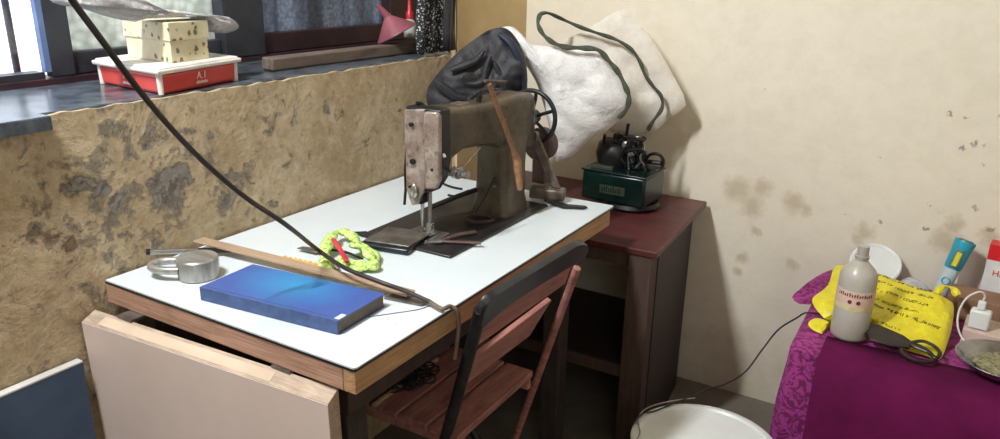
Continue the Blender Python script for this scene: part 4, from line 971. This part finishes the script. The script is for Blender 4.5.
# ---------------- red and white carton
rb = thing('medicine_carton', (1.46, 2.22, .505), 'white upright carton with a red top standing by the wall beside the torch', 'box')
R0 = V((1.418, 2.215, .503)); ru = V((.078, -.012, 0)); rv = V((.006, .045, 0))
MB().quadbox(R0, ru, rv, (0, 0, .125)).build('carton_body', M['white_carton'], rb, bevel=.001, smooth=False)
MB().quadbox(R0 + V((-.0004, -.0006, .1252)), ru*1.01, rv*1.02, (0, 0, .042)).build('carton_top', M['red_print'], rb, bevel=.001, smooth=False)
fn = V((-.15, -1, 0)).normalized()
lettering('HA', 'carton_text', M['red_print'], rb, R0 + ru*.42 + V((0, 0, .092)) + fn*.001, ru, (0, 0, 1), .022)
MB().cyl(R0 + ru*.22 + V((0, 0, .032)) + fn*.0002, R0 + ru*.22 + V((0, 0, .032)) + fn*.001, .010, seg=20).build('carton_dot', M['dark_ink'], rb)
# ---------------- brown carton, pale box, adapter, clear packet
bc = MB().quadbox((1.345, 2.075, .503), (.26, -.03, 0), (.01, .09, 0), (0, 0, .062)).build('brown_carton', M['carton'], bevel=.002, smooth=False)
tag(bc, 'low brown cardboard carton behind the white charger', 'box')
bc2 = MB().quadbox((1.385, 1.935, .503), (.25, -.03, 0), (.008, .10, 0), (0, 0, .035)).build('pale_carton', M['carton_pale'], bevel=.002, smooth=False)
tag(bc2, 'pale pinkish flat box under the white charger', 'box')
ad = thing('phone_charger', (1.41, 1.97, .54), 'white phone charger block with a looped white cable standing on the pale box', 'charger')
A0 = V((1.392, 1.948, .5385))
MB().quadbox(A0, (.042, -.005, 0), (.004, .028, 0), (0, 0, .046)).build('charger_body', M['white_plastic'], ad, bevel=.005)
MB().quadbox(A0 + V((.012, .006, .0462)), (.016, -.002, 0), (.001, .010, 0), (0, 0, .022)).build('cable_plug', M['white_plastic'], ad, bevel=.003)
cbl = [A0 + V((.020, .011, .066)), A0 + V((.022, .010, .082)), A0 + V((.010, .002, .092)), A0 + V((-.012, -.006, .075)), A0 + V((-.022, -.012, .04)), A0 + V((-.018, -.020, .005)), A0 + V((-.004, -.03, -.018)), A0 + V((.012, -.05, -.024))]
MB().tube(cbl, .0022, 8, smooth=6).build('charging_cable', M['white_plastic'], ad)
cp = MB(); cpo = [V((1.235, 2.185, .512)), V((1.29, 2.175, .512)), V((1.308, 2.185, .512)), V((1.295, 2.22, .512)), V((1.24, 2.23, .512))]
tag(pillow(cpo, (0, -.2, 1), .03, .003, 6, 4, .006, 30).build('clear_packet', M['wrap']), 'small clear plastic packet by the wall between the round lid and the torch', 'packet')
bk2 = MB().lathe([(0, .014), (.3, .018), (1, .016)], (1.485, 2.02, .566), (1.49, 2.0, .604), 20)
tag(bk2.build('black_knob', M['black_plastic']), 'small black knob on the brown carton at the right edge', 'knob')
# ---------------- thin black wire from velvet table to the bucket lid
tw = [V((1.09, 1.91, .507)), V((1.05, 1.90, .506)), V((1.03, 1.885, .492)), py(778,330,1.90), py(762,350,1.88), py(745,372,1.85), py(725,384,1.80), py(708,389,1.72)]
zz = .308
for u, v in ((690,397), (672,404), (655,411), (642,414), (633,424)): tw.append(pz(u, v, zz))
tag(MB().tube(tw, .0021, 8, smooth=6).build('thin_wire', M['thin_wire']), 'thin black wire hanging from the velvet table down to the bucket lid', 'wire')
m = MB(); m.tube([pz(u, v, .3065) for u, v in ((695,398), (675,400.5), (655,405), (643,411), (638,420), (640,432), (637,439))], .0016, 6, smooth=6)
tag(m.build('grey_wire', M['grey_wire']), 'thin grey wire loop curling along the rim of the bucket lid', 'wire')
# ================================================================== ON THE SILL
tu = thing('plastic_tub', (-.15, 1.03, SILL), 'red rectangular food tub with a cream lid and white print on the window sill', 'tub')
ta, tb_, tc_ = V((-.246, .928, 0)), V((-.018, .908, 0)), V((-.062, 1.132, 0))
U = tb_ - ta; W = tc_ - tb_
def taper(mb, o, U, W, z0, z1, i0, i1):
    r = []
    for z, i in ((z0, i0), (z1, i1)):
        r.append([o + U*i + W*i + V((0,0,z)), o + U*(1-i) + W*i + V((0,0,z)), o + U*(1-i) + W*(1-i) + V((0,0,z)), o + U*i + W*(1-i) + V((0,0,z))])
    return mb.rings(r)
taper(MB(), ta, U, W, SILL+.001, SILL+.040, .022, .006).build('tub_body', M['tub_red'], tu, smooth=False, bevel=.006)
taper(MB(), ta, U, W, SILL+.0402, SILL+.049, -.03, -.035).build('lid_rim', M['tub_lid'], tu, smooth=False, bevel=.003)
taper(MB(), ta, U, W, SILL+.0492, SILL+.053, -.015, .0).build('lid', M['tub_lid'], tu, smooth=False, bevel=.004)
for p in (ta + U*.965 + W*.025, ta + U*.975 + W*.972, ta + U*.025 + W*.025):
    MB().cyl(p + V((0, 0, SILL+.001)), p + V((0, 0, SILL+.040)), .0050, .0062, 14).build('corner_strip', M['tub_lid'], tu)
on1 = V((W.y, -W.x, 0)).normalized(); on2 = V((U.y, -U.x, 0)).normalized()
f1 = ta + U*.985 + W*.5 + on1*.0015; 
lettering('A.1', 'printed_mark', M['white_ink'], tu, f1 + V((0, 0, SILL+.026)) + on1*.001, W, V((0, 0, 1)) + on1*.1, .021)
m = MB(); e_ = W.normalized()
for k in range(7): m.quadbox(f1 + e_*(-.016 + .0048*k) + on1*.0002 + V((0, 0, SILL+.0105)), e_*.0034, on1*.0006, (0, 0, .0042 + .0012*(k % 2)))
m.build('printed_mark', M['white_ink'], tu, smooth=False)
f2 = ta + W*.014 + U*.48 + on2*.0012
lettering('A.1', 'printed_mark', M['white_ink'], tu, f2 + V((0, 0, SILL+.026)) + on2*.001, U, V((0, 0, 1)) + on2*.1, .018)
m = MB(); e_ = U.normalized()
for k in range(7): m.quadbox(f2 + e_*(-.016 + .0048*k) + on2*.0002 + V((0, 0, SILL+.0105)), e_*.0034, on2*.0006, (0, 0, .0042 + .0012*(k % 2)))
m.build('printed_mark', M['white_ink'], tu, smooth=False)
# floral gift box
gz = SILL+.0535
gb = thing('gift_box', (-.13, 1.02, gz), 'cream floral paper box with a deep lid standing on the red tub', 'box')
gb_ = V((-.054, .966, 0)); GU = V((.164, -.014, 0)); GW = V((-.014, .102, 0)); ga = gb_ - GU
taper(MB(), ga, GU, GW, gz, gz+.045, .015, .015).build('box_body', M['floral'], gb, smooth=False, bevel=.001)
taper(MB(), ga, GU, GW, gz+.042, gz+.077, -.01, -.01).build('box_lid', M['floral'], gb, smooth=False, bevel=.001)
# wrapped bundle on the box
def wp(u, v): return px(u, v, -.10)
wo = [wp(u, v) for u, v in ((60,-26),(95,-14),(127,0),(143,7),(175,11),(206,16),(230,18),(239,27),(227,33),(206,31),(175,27),(135,22),(111,17),(80,8),(50,0))]
dz_ = gz + .0765 - min(p.z for p in wo if p.y > .95)
wb_ = pillow(wo, (1, 0, .12), .035, .035, 10, 5, .005, 26, .55, seed=8, crease=.004, cscale=120, cdir=(.3, .3, .9), center=wp(160, 14))
for q_ in wb_.bm.verts:
    if .93 < q_.co.y < 1.085: q_.co.z = max(q_.co.z, gz+.085)
wb_ = wb_.build('wrapped_bundle', M['wrap'])
tag(wb_, 'long bundle wrapped in crinkled clear plastic lying on the floral box', 'bundle')
# weathered plank on the sill
w0, w1_ = pz(273, 71.5, SILL+.001), pz(415, 53, SILL+.001)
dd = (w1_-w0); dd.z = 0
pk = MB().quadbox(w0, dd*1.02, V((-.045, .008, 0)), (0, 0, .030)).build('wood_offcut', M['grey_plank'], bevel=.004)
tag(pk, 'weathered grey wooden offcut lying along the window sill', 'plank')
# funnel on the plank
fz = SILL+.032
fn_ = thing('funnel', (-.13, 1.75, fz), 'dusty pink plastic funnel lying tilted on the wooden offcut', 'funnel')
g0f = pz(379, 43, SILL+.034); gN = (1, -.55, -.1)
rim_c = on(397, 34, g0f, gN); apex = on(389, 17, g0f, gN) + V((-.012, .008, 0)); tip = on(379, 5, g0f, gN) + V((-.012, .008, 0))
RR = (on(415, 27, g0f, gN) - on(378, 42, g0f, gN)).length/2
MB().lathe([(0, RR), (.04, RR*1.03), (.12, RR*.99), (.96, RR*.22), (1, RR*.2), (1, RR*.14), (.12, RR*.93), (.0, RR*.96)], rim_c, apex, 36).build('cone', M['funnel'], fn_)
MB().lathe([(0, RR*.21), (.1, RR*.19), (1, RR*.09)], apex, tip, 18).build('spout', M['funnel'], fn_)
# red-nozzle bottle behind the funnel
gl = thing('glue_bottle', (-.2, 1.9, SILL), 'small milky bottle with a red pointed nozzle standing behind the funnel', 'bottle')
q = px(410, 38, -.15)
MB().lathe([(0, .016), (.05, .018), (.8, .018), (1, .010)], q, q + V((0, 0, .055)), 20).build('bottle_body', M['milky'], gl)
MB().lathe([(0, .011), (.25, .011), (.35, .006), (1, .003)], q + V((0, 0, .0555)), q + V((0, 0, .125)), 16).build('nozzle', M['red_cap'], gl)
# curtain gathered at the window jamb
def curtain(y0, y1, x0, z0, z1, amp, n, name, mat, lab):
    m = MB(); P = []
    N = 60
    for i in range(N+1):
        t = i/N; P.append((t, math.sin(t*n*PI)))
    rr = []
    for k in range(20):
        z = z0 + (z1-z0)*k/19; fl_ = 1 + .25*math.sin(z*9)
        rr.append([V((x0 + (y0_*0) + amp*s_*fl_ + .012*noise.noise(V((t*3, z*4, 0))), y0 + (y1-y0)*t + .004*math.sin(z*15+t*5), z)) for t, s_ in P])
    vs = [[m.bm.verts.new(p) for p in r] for r in rr]
    for i in range(len(vs)-1):
        for j in range(N): m.bm.faces.new((vs[i][j], vs[i][j+1], vs[i+1][j+1], vs[i+1][j]))
    o = m.build(name, mat, solid=.003); tag(o, lab, 'curtain'); return o
curtain(1.755, 1.885, -.045, SILL+.004, 2.05, .010, 5, 'curtain', M['speckle'], 'black and white speckled curtain gathered at the right side of the window')
curtain(px(445.5, 20, .004).y, px(457, 20, .004).y, .004, SILL+.012, 2.05, .004, 2, 'curtain', M['black_cloth'], 'plain black cloth strip hanging beside the speckled curtain at the wall corner')
# ================================================================== LIGHT
w = bpy.data.worlds.new('daylight'); bpy.context.scene.world = w; w.use_nodes = True
bg = w.node_tree.nodes['Background']; bg.inputs[0].default_value = (.90, .95, 1.0, 1); bg.inputs[1].default_value = 2.2
def area(name, loc, target, size, size_y, power, col):
    l = bpy.data.lights.new(name, 'AREA'); l.shape = 'RECTANGLE'; l.size = size; l.size_y = size_y; l.energy = power; l.color = col
    o = bpy.data.objects.new(name, l); C.objects.link(o); o.location = loc
    o.rotation_euler = (V(target) - V(loc)).to_track_quat('-Z', 'Y').to_euler(); return o
area('tube_light', (.22, .15, 2.5), (.80, 2.0, .7), .08, .6, 66, (.95, .98, 1.0))
area('fill_light', (2.2, -1.1, 1.9), (.7, 1.6, .7), 1.0, 1.4, 13, (1, .98, .96))  # unseen fill lamp added behind the camera to brighten the facing sides
sc_ = bpy.context.scene
sc_.view_settings.view_transform = 'Standard'; sc_.view_settings.look = 'None'; sc_.view_settings.gamma = 1
sc_.view_settings.exposure = 0.14; sc_.view_settings.use_curve_mapping = False
